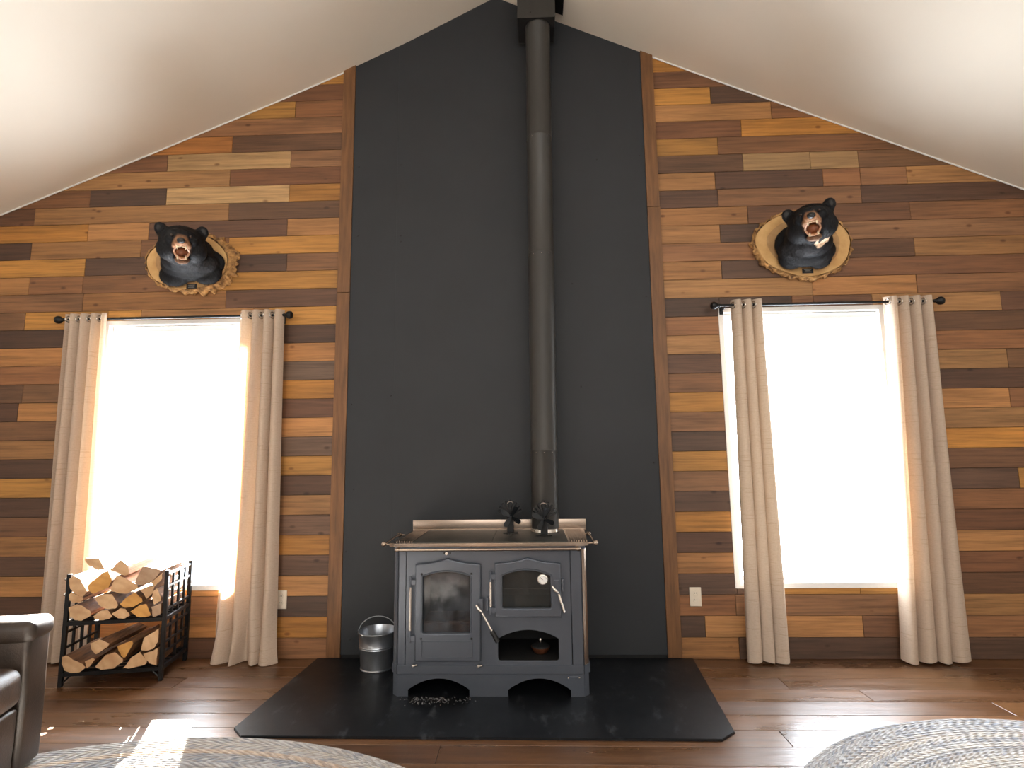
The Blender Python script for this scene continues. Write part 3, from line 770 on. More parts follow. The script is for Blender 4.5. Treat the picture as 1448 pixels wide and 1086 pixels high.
# cooktop: steel frame with clipped front corners, ribbed ends, iron plates
TZ0, TZ1 = .766, .795
def top_outline(e=0.0):
    return [(X(-.622) , -.045 - e), (X(.374), -.045 - e), (X(.412) + e, -.018), (X(.438) + e, BK + .015), (X(-.640) - e, BK + .015), (X(-.657) - e, -.018)]
def prism(bm, pts, z0, z1):
    a = [bm.verts.new((x, y, z0)) for x, y in pts]; b = [bm.verts.new((x, y, z1)) for x, y in pts]
    n = len(pts); bm.faces.new(a[::-1]); bm.faces.new(b)
    for i in range(n): bm.faces.new((a[i], a[(i + 1) % n], b[(i + 1) % n], b[i]))
bm = bmesh.new(); prism(bm, top_outline(), Zz(TZ0 + .010), Zz(TZ1)); bmesh.ops.recalc_face_normals(bm, faces=bm.faces)
bmesh.ops.bevel(bm, geom=list(bm.edges), offset=.003, segments=2, affect='EDGES')
top = mesh_obj('cooktop_frame', bm, M_steel, st, True)
bm = bmesh.new(); prism(bm, [(X(-.612), -.028), (X(.366), -.028), (X(.396), 0), (X(.396), BK), (X(-.632), BK), (X(-.632), 0)], Zz(.757), Zz(TZ0 + .011))
bmesh.ops.recalc_face_normals(bm, faces=bm.faces); mesh_obj('cooktop_underframe', bm, M_stove, st)
for a, b in ((-.532, -.1045), (-.1025, .306)):
    bxo('hot_plate', X(a), X(b), -.022, BK - .02, Zz(TZ1) - .004, Zz(TZ1) + .0035, M_iron, st, .0015)
for s in range(7):
    for x0 in (-.622 + s * .0135, .322 + s * .0135):
        bm = bmesh.new(); box(bm, X(x0), X(x0) + .0055, .0, BK - .02, Zz(TZ1) - .001, Zz(TZ1) + .006, .001, 1)
        mesh_obj('top_rib', bm, M_steel, st)
lift = tubeo('plate_lifter_notch', [(X(-.012 + .012 * math.cos(a)) , .235 + .028 * math.sin(a), Zz(TZ1) + .006) for a in [math.radians(t) for t in range(60, 301, 24)]], .004, M_iron, st, 8)
# backsplash
BYs = BK + .005
bm = bmesh.new(); box(bm, X(-.634), X(.447), BYs - .012, BYs, Zz(TZ1) - .002, Zz(.861), .002, 2)
bsp = mesh_obj('backsplash', bm, M_steel, st, True)
bxo('splash_lip', X(-.628), X(.441), BYs - .022, BYs - .012, Zz(TZ1) - .001, Zz(TZ1) + .010, M_steel, bsp, .002)
# rails
fr = tubeo('front_rail', [(X(-.598), -.070, Zz(.766)), (X(.352), -.070, Zz(.766))], .0075, M_steel, st, 12)
for x in (-.600, .354):
    ballo('rail_end', (X(x), -.070, Zz(.766)), (.016, .011, .011), M_steel, fr, 2)
    tubeo('rail_bracket', [(X(x), -.070, Zz(.766)), (X(x), -.030, Zz(.772))], .006, M_steel, fr, 8)
for s, x, xe in ((-1, -.690, -.655), (1, .452, .418)):
    sr = tubeo('side_rail', [(X(x), .0, Zz(.786)), (X(x) - .002 * s, .355, Zz(.792))], .0065, M_steel, st, 12)
    for y in (.0, .355):
        ballo('rail_ball', (X(x), y, Zz(.787)), .0150, M_steel, sr, 3)
        tubeo('rail_bracket', [(X(x), y, Zz(.787)), (X(xe) - s * .008, y + .001, Zz(.784))], .005, M_steel, sr, 8)

# little lidded pot kept in the niche
pt = empty('lidded_pot', (.150, -.455, .188)); tag(pt, 'small copper-brown lidded pot inside the open niche of the stove', 'pot')
latheo('pot_body', [(0, 0), (.028, 0), (.036, .006), (.052, .030), (.053, .034), (.048, .034), (.046, .030), (.0, .008)], M_copper, pt, 28)
latheo('pot_lid', [(.050, .034), (.048, .040), (.030, .050), (0, .055)], M_stove_dark, pt, 28)
latheo('lid_knob', [(0, .054), (.004, .055), (.004, .062), (.009, .068), (.007, .076), (0, .078)], M_chrome, pt, 14)

# ------------------------------------------------------------------ stove pipe and ceiling box
PX0, PX1, PY = .1925, .2075, -.199
PZ0 = TZ1 + .0040
pp = empty('stove_pipe', (PX0, PY, PZ0)); tag(pp, 'tall round dark grey stove pipe running from the cooktop up to the ceiling box', 'stove pipe')
joints_z = [PZ0, 1.293, 2.543, 3.345, 4.153]
for i, (a, b) in enumerate(zip(joints_z, joints_z[1:])):
    fx = lambda z: (PX1 - PX0) * (z - PZ0) / (4.15 - PZ0)
    r0 = .0825 if i % 2 == 0 else .0830
    bm = bmesh.new()
    prof = [(r0, a - PZ0), (r0, b - PZ0 - .012), (r0 + .0014, b - PZ0 - .010), (r0 + .0014, b - PZ0 - .002), (r0, b - PZ0)]
    for rg, (r_, z_) in zip(lathe(bm, prof, 48), prof):
        for v in rg: v.co.x += (PX1 - PX0) * z_ / (4.15 - PZ0)
    seg = mesh_obj('pipe_section', bm, M_pipe, pp, True)
    if b < 4.1:
        for k in range(5):
            an = math.radians(-90 + (k - 2) * 36)
            ballo('pipe_screw', (fx(b) + math.cos(an) * (r0 + .001), math.sin(an) * (r0 + .001), b - PZ0 - .02), .0028, M_chrome, seg, 1)
latheo('pipe_collar', [(.086, 0), (.088, .003), (.086, .020), (.0835, .022)], M_chrome, pp, 40)
cb = empty('chimney_support_box', (.197, -.18, 4.15)); tag(cb, 'square black support box at the ceiling peak holding the top of the stove pipe', 'support box')
bm = bmesh.new()
zt = .36
for (x0, x1, y0, y1) in ((-.126, -.122, -.118, .118), (.122, .126, -.118, .118), (-.122, .122, -.118, -.114), (-.122, .122, .114, .118)):
    box(bm, x0, x1, y0, y1, 0, zt)
mesh_obj('box_shell', bm, M_pipe, cb)
bm = bmesh.new()
ro = [bm.verts.new((x, y, .003)) for x, y in ((-.122, -.114), (.122, -.114), (.122, .114), (-.122, .114))]
cxy = (PX1 - .197, PY + .18); ri = []
n = 32
ci = [bm.verts.new((cxy[0] + .0845 * math.cos(2 * math.pi * k / n + math.pi / 4 + math.pi), cxy[1] + .0845 * math.sin(2 * math.pi * k / n + math.pi / 4 + math.pi), .003)) for k in range(n)]
for q in range(4):
    seg = [ci[(q * 8 + k) % n] for k in range(9)]
    for k in range(8): bm.faces.new((ro[q], seg[k], seg[k + 1])) if k < 4 else bm.faces.new((ro[(q + 1) % 4], seg[k], seg[k + 1]))
    bm.faces.new((ro[q], seg[4], ro[(q + 1) % 4]))
bmesh.ops.recalc_face_normals(bm, faces=bm.faces)
mesh_obj('box_underside', bm, M_stove_dark, cb)
latheo('box_screw', [(0, .003), (.004, .002), (.005, 0)], M_stove_dark, cb, 10, Matrix.Translation((-.038, -.118, .040)) @ Matrix.Rotation(math.pi / 2, 4, 'X'))
# flashing plate on the right-hand ceiling slope beside the box
bm = bmesh.new()
sl = -(4.355 - 4.187) / .37
for dz in (0, -.006):
    pass
xs = (.3235, .388); ys = (-.30, -.098)
cz = lambda x: ceil_z(x + .197) - 4.15
V = [bm.verts.new((x - .197, y + .18, ceil_z(x) - 4.15 - d)) for d in (.001, .008) for x in xs for y in ys]
for f in ((0, 1, 3, 2), (4, 6, 7, 5), (0, 2, 6, 4), (1, 5, 7, 3), (0, 4, 5, 1), (2, 3, 7, 6)): bm.faces.new([V[i] for i in f])
bmesh.ops.recalc_face_normals(bm, faces=bm.faces)
mesh_obj('ceiling_flange', bm, M_black_grip, cb)

# ------------------------------------------------------------------ heat-powered fans
def stove_fan(x, y, rz, label, spin):
    t = empty('stove_fan', (x, y, TZ1 + .0040), rz); tag(t, label, 'stove fan', 'heat-powered fans on the cooktop')
    bm = bmesh.new(); box(bm, -.046, .046, -.018, .018, 0, .005, .0015); mesh_obj('fan_base', bm, M_blackmetal, t)
    bm = bmesh.new(); box(bm, -.020, .020, -.008, .012, .0045, .095, .003); mesh_obj('fan_body', bm, M_blackmetal, t)
    # cooling fins spread like a hand of cards
    bm = bmesh.new()
    for k in range(9):
        a = math.radians(-64 + 16 * k)
        M = Matrix.Translation((0, .010, .095)) @ Matrix.Rotation(a, 4, 'Y')
        box(bm, -.0062, .0062, -.012, .022, .010, .098 - .005 * abs(k - 4), .0008, 1, M)
    mesh_obj('heat_sink_fins', bm, M_blackmetal, t)
    bm = bmesh.new()
    tube(bm, [(.017 * math.sin(a), -.004, .172 + .012 * math.cos(a)) for a in [math.radians(q) for q in range(-80, 81, 20)]], .0022, 6)
    mesh_obj('carry_handle', bm, M_chrome, t, True)
    latheo('fan_motor', [(0, .030), (.011, .028), (.012, 0)], M_blackmetal, t, 16, Matrix.Translation((0, -.004, .098)) @ Matrix.Rotation(math.pi / 2, 4, 'X'))
    hub = latheo('fan_hub', [(0, .012), (.006, .010), (.008, 0)], M_blackmetal, t, 14, Matrix.Translation((0, -.033, .098)) @ Matrix.Rotation(math.pi / 2, 4, 'X'))
    for k in range(4):
        a = spin + k * math.pi / 2
        bm = bmesh.new()
        M = Matrix.Translation((0, -.040, .098)) @ Matrix.Rotation(a, 4, 'Y') @ Matrix.Rotation(math.radians(32), 4, 'Z')
        prof = [(.007, .004), (.009, .014), (.015, .036), (.017, .050), (.014, .062), (.005, .067)]
        fv = []
        for yy in (-.0008, .0008):
            fv.append([bm.verts.new(M @ Vector((w, yy, h))) for w, h in prof] + [bm.verts.new(M @ Vector((-w, yy, h))) for w, h in reversed(prof)])
        bm.faces.new(fv[0]); bm.faces.new(fv[1][::-1]); m_ = len(fv[0])
        for i in range(m_): bm.faces.new((fv[0][i], fv[1][i], fv[1][(i + 1) % m_], fv[0][(i + 1) % m_]))
        bmesh.ops.recalc_face_normals(bm, faces=bm.faces)
        mesh_obj('fan_blade', bm, M_fanblade, t)
M_fanblade = simple('fan_blade', (46, 50, 55), 0.22, metal=0.6, var=0.1)
stove_fan(-.015, -.262, math.radians(6), 'black heat-powered fan on the cooktop, left of the stove pipe', math.radians(-58))
stove_fan(.183, -.385, math.radians(-8), 'black heat-powered fan on the cooktop, in front of the stove pipe', math.radians(-68))

# ------------------------------------------------------------------ bucket
bk = empty('metal_bucket', (-.828, -.170, HZ)); tag(bk, 'galvanised metal bucket with wire bail standing on the hearth left of the stove', 'bucket')
latheo('bucket_body', [(0, .006), (.094, .006), (.0975, 0), (.099, .005), (.0955, .010), (.1035, .118), (.1065, .122), (.1045, .127), (.1075, .132), (.1050, .137), (.1120, .205), (.1155, .209), (.1130, .213), (.1105, .208), (.1020, .130), (.093, .012), (0, .010)], M_galv, bk, 56)
bm = bmesh.new(); prof = []
tilt = math.radians(12)
tube(bm, [(-.117 * math.cos(a), math.sin(a) * .092 * math.sin(tilt) - 0, .196 + .092 * math.sin(a) * math.cos(tilt)) for a in [math.pi * i / 28 for i in range(29)]], .0030, 8)
mesh_obj('bail_handle', bm, M_galv, bk, True)
for s in (-1, 1): ballo('bail_ear', (s * .115, 0, .197), (.006, .012, .012), M_galv, bk, 2)
# ------------------------------------------------------------------ curtain rods and curtains
def curtain_set(x0, x1, z, which):
    t = empty('curtain_rod', ((x0 + x1) / 2, -.085, z)); cx = (x0 + x1) / 2
    tag(t, 'black curtain rod with round finials above the %s window' % which, 'curtain rod', 'curtain rods')
    tubeo('rod', [(x0 - cx, 0, 0), (x1 - cx, 0, 0)], .0085, M_blackmetal, t, 14)
    for s, x in ((-1, x0 - cx), (1, x1 - cx)):
        latheo('finial', [(0, 0), (.010, 0), (.012, .006), (.009, .012), (.014, .018), (.024, .030), (.027, .042), (.023, .056), (.010, .064), (0, .066)], M_blackmetal, t, 24, Matrix.Translation((x - s * .003, 0, 0)) @ Matrix.Rotation(s * math.pi / 2, 4, 'Y'))
        xb = x - s * .030
        b = tubeo('bracket', [(xb, 0, -.010), (xb, .012, -.018), (xb, .066, -.018)], .0045, M_blackmetal, t, 8)
        bxo('bracket_plate', xb - .012, xb + .012, .066, .072, -.045, .012, M_blackmetal, b, .002)
curtain_set(-3.040, -1.525, 2.208, 'left')
curtain_set(1.360, 2.722, 2.210, 'right')

def curtain(xt0, xt1, xb0, xb1, folds, phase, label, seed, zb=.012, rumple=0.0):
    zt = 2.245; zr = 2.209
    rnd = random.Random(seed)
    ph2 = rnd.uniform(0, 6)
    nx, nz = folds * 22, 60
    ox = (xt0 + xt1) / 2
    t = empty('curtain', (ox, -.085, 0)); tag(t, label, 'curtain', 'linen curtains')
    bm = bmesh.new(); g = []
    for j in range(nz + 1):
        v = j / nz; row = []
        z = zt + (zb - zt) * v
        a0 = xt0 + (xb0 - xt0) * v ** 1.2; a1 = xt1 + (xb1 - xt1) * v ** 1.2
        for i in range(nx + 1):
            u = i / nx
            w = u * folds * 2 * math.pi + phase
            uw = u + .018 * math.sin(w * .5 + ph2) * v
            amp = (.034 + .010 * math.sin(3.1 * u + ph2) * v)
            sharp = math.sin(w) + .18 * v * math.sin(2 * w + 2.3 * v + ph2) + .12 * math.sin(.5 * w + 3 * v) * v
            y = amp * sharp * (1 - .10 * v)
            x = a0 + (a1 - a0) * uw + .010 * math.cos(w) * (1 + .5 * v)
            if rumple and v > .8:
                q = (v - .8) / .2
                x += rumple * q * q * math.sin(w * .7 + 9 * v + ph2) * .6
                y -= rumple * q * .6 * (0.5 + .5 * math.sin(w * .9 + ph2 + 5 * q))
            zz = z + (.006 * math.sin(w * .5 + ph2) if j == nz else 0)
            if j == 0: zz += .004 * math.sin(w)
            row.append(bm.verts.new((x - ox, max(-.06, min(.062, y)) if not rumple else max(-.09, min(.062, y)), max(zz, .004))))
        g.append(row)
    for j in range(nz):
        for i in range(nx): bm.faces.new((g[j][i], g[j + 1][i], g[j + 1][i + 1], g[j][i + 1]))
    p = mesh_obj('curtain_panel', bm, M_linen_thick if seed == 5 else M_linen, t, True)
    # grommets sit where the cloth crosses the rod
    k = 0
    for i in range(folds * 2):
        w = (i + 0.0) * math.pi
        u = (w - phase) / (folds * 2 * math.pi)
        if u < .02 or u > .98: continue
        x = xt0 + (xt1 - xt0) * u + .010 * math.cos(w) - ox
        dy = .034 * math.cos(w); ang = math.atan2(dy * folds * 2 * math.pi, (xt1 - xt0))
        bm = bmesh.new()
        M = Matrix.Translation((x, 0, 2.209)) @ Matrix.Rotation(ang, 4, 'Z')
        tube(bm, [M @ Vector((.0205 * math.cos(a), 0, .0205 * math.sin(a))) for a in [2 * math.pi * q / 20 for q in range(20)]], .0042, 8, False, True)
        mesh_obj('grommet', bm, M_chrome, t, True)
    return t
curtain(-3.025, -2.735, -3.010, -2.700, 4, -.6, 'beige linen curtain behind the firewood rack, left side of the left window', 1)
curtain(-1.835, -1.535, -1.900, -1.500, 4, .4, 'sunlit beige linen curtain with rumpled hem, right side of the left window', 2, .006, .035)
curtain(1.425, 1.622, 1.385, 1.625, 3, .2, 'narrow gathered beige linen curtain on the left side of the right window', 5)
curtain(2.415, 2.708, 2.300, 2.690, 4, 1.0, 'wide beige linen curtain on the right side of the right window', 8)

# ------------------------------------------------------------------ firewood rack
RA = math.atan2(.101, .531)
rk = empty('firewood_rack', (-2.552, -.444, 0), RA)
tag(rk, 'black two-tier metal firewood rack standing in front of the left window', 'firewood rack')
RWd, RD, RH = .540, .325, .612
T = .022
def bar(name, p, q, r=T / 2, par=rk):
    bm = bmesh.new()
    p = Vector(p); q = Vector(q)
    box(bm, min(p.x, q.x) - r, max(p.x, q.x) + r, min(p.y, q.y) - r, max(p.y, q.y) + r, min(p.z, q.z) - (r if p.z != q.z or True else 0), max(p.z, q.z) + r, .0015, 1)
    return mesh_obj(name, bm, M_blackmetal, par)
for x in (T / 2, RWd - T / 2):
    for y in (0.0, RD):
        bar('upright', (x, y, T / 2), (x, y, RH - T / 2))
for nm, z in (('lower_shelf', .068), ('upper_shelf', .340)):
    bm = bmesh.new()
    for y in (0.0, RD): box(bm, T, RWd - T, y - .010, y + .010, z - .012, z + .010, .0012, 1)
    for k in range(5):
        y = .05 + k * .055; box(bm, T / 2, RWd - T / 2, y - .006, y + .006, z - .004, z + .006)
    for x in (T / 2, RWd - T / 2): box(bm, x - .009, x + .009, .01, RD - .01, z - .012, z + .010, .0012, 1)
    if z < .1:
        for x, s in ((T, 1), (RWd - T, -1)):   # small braces under the lower shelf
            tube(bm, [(x, 0, z - .045), (x + s * .035, 0, z - .010)], .005, 8)
    mesh_obj(nm, bm, M_blackmetal, rk)
for x in (T / 2, RWd - T / 2):
    bm = bmesh.new()
    for z in (.150, .205, .290, .390, .460, .520, .590): 
        if z in (.460,): continue
        box(bm, x - .006, x + .006, .008, RD - .008, z - .006, z + .006)
    for y in (.085, .165, .245):
        z0 = .145 if y != .165 else .085
        box(bm, x - .006, x + .006, y - .006, y + .006, z0, .594)
    mesh_obj('side_grille', bm, M_blackmetal, rk)
    for z in (.585, .50): ballo('cap_screw', (x - (.016 if x < .2 else -.016), -.004, z), .008, M_chrome, rk, 2)

FRONTN = Vector((math.sin(RA), -math.cos(RA), 0))
def log(key, poly, endmat, yo, length, label, skew=0.0):
    n = len(poly); pts = [(min(max(x + .045 * z + .004, .0245), .5155), z) for x, z in poly]
    cx = sum(p[0] for p in pts) / n; cz = sum(p[1] for p in pts) / n
    lo, lim = (.352, 9) if key[0] == 'A' else (.080, .326)
    pts = [(cx + (x - cx) * .955, min(max(cz + (z - cz) * .955, lo), lim)) for x, z in pts]
    rnd = random.Random(hash(key) % 1 + sum(map(ord, key)))
    # refine outline
    out = []
    for i in range(n):
        a = Vector(pts[i]); b = Vector(pts[(i + 1) % n])
        out.append(a)
        for s in (.33, .66): out.append(a.lerp(b, s) + Vector((rnd.uniform(-.0022, .0022), rnd.uniform(-.0022, .0022))))
    t = bpy.data.objects.new('firewood_log', None)
    bm = bmesh.new()
    K = 7; rings = []
    for k in range(K + 1):
        s = k / K
        ring = []
        for i, p in enumerate(out):
            wob = noise.noise(Vector((p.x * 25, s * 3, p.y * 25 + ord(key[-1])))) * .005 * (0 if k == 0 else 1)
            d = (p - Vector((cx, cz)))
            q = Vector((cx, cz)) + d * (1 - .10 * s) * (1 + wob * 8)
            ring.append(bm.verts.new((q.x + skew * s, yo + length * s, min(max(q.y, lo - .002), lim) + 0.0)))
        rings.append(ring)
    m = len(out)
    f = bm.faces.new(rings[0][::-1]); f.material_index = 1
    f = bm.faces.new(rings[-1]); f.material_index = 1
    for k in range(K):
        for i in range(m): bm.faces.new((rings[k][i], rings[k][(i + 1) % m], rings[k + 1][(i + 1) % m], rings[k + 1][i]))
    bmesh.ops.recalc_face_normals(bm, faces=bm.faces)
    o = mesh_obj('firewood_log', bm, [M_logside, endmat], None, False)
    o.location = rk.location; o.rotation_euler = rk.rotation_euler
    tag(o, label, 'log', 'split logs on the firewood rack')
    return o
LL = dict(
A1='pale split log lying on the upper shelf at the far left post',
A2='flat pale split log on the upper shelf, second from the left',
A3='small triangular split log at the middle of the upper shelf',
A4='yellowish split log on the upper shelf, right of the middle',
A5='small greyish split log on the upper shelf beside the right post',
A6='thin pale slab of firewood against the left post, between two thicker logs',
A7='thick pale split log against the left post near the top of the stack',
A8='large pale wedge-shaped log in the second layer, left of centre',
A9='tan split log with ragged edge in the second layer, right of centre',
A10='half-hidden pale log tucked behind and right of the tan ragged-edged log',
A11='wedge-shaped pale log in the second layer beside the right post',
A13='orange-brown split log in the upper stack, left of the log with knot holes',
A14='pale split log with a row of small dark holes, centre of the upper stack',
A15='grey-brown block-like log lying on top of the stack towards the right',
A16='triangular pale log at the top centre of the stack',
A17='pale log lying topmost at the left end of the stack',
A18='pale log partly behind the right post at the top of the stack',
B1='largest pale log on the lower shelf at the left end',
B2='small log stub on the lower shelf between two large pale logs',
B3='wide pale split log at the middle of the lower shelf',
B4='triangular log with a bark side standing over the lower shelf middle',
B5='ragged pale split log on the lower shelf, right of the middle',
B6='pale log with long brown bark lying across the lower shelf pile',
B7='large pale log at the right end of the lower pile, upper one',
B8='half-round pale log at the right end of the lower shelf, bottom one',
B9='narrow log set far back under the upper shelf')
EM = {'A4': M_end_o, 'A13': M_end_o, 'A5': M_end_g, 'A15': M_end_g, 'A9': M_end_o, 'B4': M_end_o}
for k, poly in LOGS.items():
    yo = -.030; ln = .335; sk = 0
    if k == 'B9': yo, ln = .12, .18
    if k in ('A10',): yo, ln = -.004, .30
    if k == 'A18': yo, ln = -.028, .32
    if k in ('B6',): ln = .33; sk = .05
    if k in ('A5', 'A11', 'B7', 'B8', 'A18'): sk = -.004
    o = log(k, poly, EM.get(k, M_end), yo + (sum(map(ord, k)) % 5) * .003 - .004, ln, LL[k], sk)
    if k == 'A14':
        for i in range(4): ballo('beetle_hole', (.268 + i * .0145, yo + .010, .534 - i * .002), (.003, .003, .0026), M_stove_dark, o, 1)

# ------------------------------------------------------------------ braided rugs
def rug(name, cx, cy, a, b, label, rot=0):
    bm = bmesh.new(); nb = int(a / .021); n = 220
    prof = []
    for k in range(nb, 0, -1):
        r1 = k / nb; r0 = (k - 1) / nb
        prof += [(r1, .004 if k == nb else .0065), (r1 - .16 / nb, .0095), (r1 - .5 / nb, .0115), (r1 - .84 / nb, .0095)]
    prof.append((0.0005, .008))
    rings = [[bm.verts.new((a * r * math.cos(2 * math.pi * q / n), b * r * math.sin(2 * math.pi * q / n), z)) for q in range(n)] for r, z in [(1.0, .0004)] + prof]
    for A, B in zip(rings, rings[1:]):
        for q in range(n): bm.faces.new((A[q], A[(q + 1) % n], B[(q + 1) % n], B[q]))
    bmesh.ops.recalc_face_normals(bm, faces=bm.faces)
    o = mesh_obj(name, bm, rug_mat(name + '_mat', a, b), None, True, (cx, cy, 0))
    return tag(o, label, 'rug', 'oval braided rugs')
rug('braided_rug', -1.30, -2.20, 1.50, 1.20, 'oval multicoloured braided rug with a sunlit patch in front of the armchair')
rug('braided_rug', 2.15, -2.12, 1.33, 1.33, 'grey-blue braided rug at the right in front of the right window')

# ------------------------------------------------------------------ leather armchair (front faces local +X)
CA = math.radians(14.8)
ch = empty('leather_armchair', (-1.978, -1.172, .012), CA)
tag(ch, 'worn dark brown leather armchair at the left edge, arm next to the firewood rack', 'armchair')
def cush(name, x0, x1, y0, y1, z0, z1, bev, m=M_leather, par=ch, bulge=0.0, seg=5):
    bm = bmesh.new(); box(bm, x0, x1, y0, y1, z0, z1, bev, seg)
    bmesh.ops.subdivide_edges(bm, edges=[e for e in bm.edges if e.calc_length() > .12], cuts=5, use_grid_fill=True)
    c = Vector(((x0 + x1) / 2, (y0 + y1) / 2, (z0 + z1) / 2)); h = Vector(((x1 - x0) / 2, (y1 - y0) / 2, (z1 - z0) / 2))
    for v in bm.verts:
        q = Vector(((v.co.x - c.x) / h.x, (v.co.y - c.y) / h.y, (v.co.z - c.z) / h.z))
        v.co.z += bulge * max(0, 1 - q.x ** 2) * max(0, 1 - q.y ** 2) * (1 if q.z > 0 else 0)
        v.co.x += bulge * .6 * max(0, 1 - q.z ** 2) * max(0, 1 - q.y ** 2) * (1 if q.x > .5 else 0)
        nz_ = noise.noise(v.co * 9) * .004
        v.co += Vector((nz_, nz_ * .7, nz_))
    return mesh_obj(name, bm, m, par, True)
for s, y0, y1 in ((0, -.172, 0.0), (1, -.962, -.790)):
    arm = cush('arm', -.82, -.006, y0 + .006, y1 - .006, .008, .560, .022)
    cush('arm_pad', -.82, .004, y0 - .002, y1 + .003, .500, .588, .034, par=arm, bulge=.006)
cush('seat_cushion', -.70, .000, -.785, -.177, .275, .430, .045, bulge=.030)
cush('seat_base', -.80, -.015, -.788, -.174, .012, .270, .020)
cush('backrest', -.95, -.68, -.800, -.185, .10, .88, .06, bulge=.02)
for x in (-.08, -.76):
    for y in (-.086, -.876): latheo('foot', [(.018, 0), (.020, .02)], M_stove_dark, ch, 16, Matrix.Translation((x, y, 0)))

# ------------------------------------------------------------------ bear mounts
M_heart = end_grain('slice_heartwood', (196, 160, 112), (164, 124, 80), 30)
def sdf_mesh(name, blobs, voxel, smooth_it=6):
    bm = bmesh.new()
    for c, r, rot in blobs: ball(bm, c, r, 3, Euler([math.radians(a) for a in rot]).to_matrix().to_4x4())
    me = bpy.data.meshes.new('tmp'); bm.to_mesh(me); bm.free()
    ob = bpy.data.objects.new('tmp', me); COL.objects.link(ob)
    m = ob.modifiers.new('r', 'REMESH'); m.mode = 'VOXEL'; m.voxel_size = voxel; m.use_smooth_shade = True
    s = ob.modifiers.new('s', 'SMOOTH'); s.iterations = smooth_it; s.factor = .6
    dg = bpy.context.evaluated_depsgraph_get(); dg.update()
    out = bpy.data.meshes.new_from_object(ob.evaluated_get(dg), depsgraph=dg)
    bpy.data.objects.remove(ob); bpy.data.meshes.remove(me)
    out.name = name
    for p in out.polygons: p.use_smooth = True
    return out

def slab(par, a, b, th, seed, flare=0.0):
    """oval cross-cut slice of trunk with a ragged bark rim; origin at wall side"""
    rnd = random.Random(seed); n = 120
    bm = bmesh.new()
    def rad(k, layer):
        an = 2 * math.pi * k / n
        low = 1 + .020 * math.sin(2 * an + seed) + .016 * math.sin(3 * an + 1.3 * seed) + .010 * math.sin(7 * an)
        return low
    ring = []
    for rr, y in ((0.0, -th), (.5, -th), (.77, -th), (.985, -th), (1.0, -th + .004), (1.0, -.002)):
        if rr == 0.0: ring.append([bm.verts.new((0, y, 0))]); continue
        ring.append([bm.verts.new((a * rr * rad(k, 0) * math.cos(2 * math.pi * k / n), y, b * rr * rad(k, 0) * math.sin(2 * math.pi * k / n))) for k in range(n)])
    for k in range(n): bm.faces.new((ring[0][0], ring[1][k], ring[1][(k + 1) % n]))
    for A, B in zip(ring[1:], ring[2:]):
        for k in range(n): bm.faces.new((A[k], B[k], B[(k + 1) % n], A[(k + 1) % n]))
    bm.faces.new([ring[-1][k] for k in range(n)])
    bmesh.ops.recalc_face_normals(bm, faces=bm.faces)
    for fc in bm.faces:
        c = fc.calc_center_median()
        if c.y < -th + .001 and math.hypot(c.x / a, c.z / b) < .70: fc.material_index = 1
    f = mesh_obj('slice_face', bm, [M_slice, M_heart], par)
    # bark: chunky ridges
    bm = bmesh.new(); N2 = 220; rings = []
    lay = [(-th + .002, .004), (-th + .004, .016), (-th * .72, .026), (-th * .4, .030), (-th * .12, .028), (-.004, .012)]
    for li, (y, e) in enumerate(lay):
        rg = []
        for k in range(N2):
            an = 2 * math.pi * k / N2
            low = 1 + .020 * math.sin(2 * an + seed) + .016 * math.sin(3 * an + 1.3 * seed) + .010 * math.sin(7 * an)
            rid = noise.noise(Vector((math.cos(an) * 9, math.sin(an) * 9, seed + li * .35)))
            fl = flare * max(0.0, math.cos(an * .85 if abs(an) < math.pi else (an - 2 * math.pi) * .85)) ** 1.5 if math.cos(an) > -.2 else 0.0
            e2 = e * .62 * (1 + 1.1 * rid) + (.004 if rid > .1 else 0) + fl * (1 - abs(y / th)) ** .8 * (1 + .5 * rid)
            ca, sa = math.cos(an), math.sin(an)
            nrm = Vector((ca / a, sa / b)).normalized()
            rg.append(bm.verts.new((a * low * ca + nrm.x * e2, y, b * low * sa + nrm.y * e2)))
        rings.append(rg)
    for A, B in zip(rings, rings[1:]):
        for k in range(N2): bm.faces.new((A[k], B[k], B[(k + 1) % N2], A[(k + 1) % N2]))
    bmesh.ops.recalc_face_normals(bm, faces=bm.faces)
    mesh_obj('bark_rim', bm, M_bark, par)

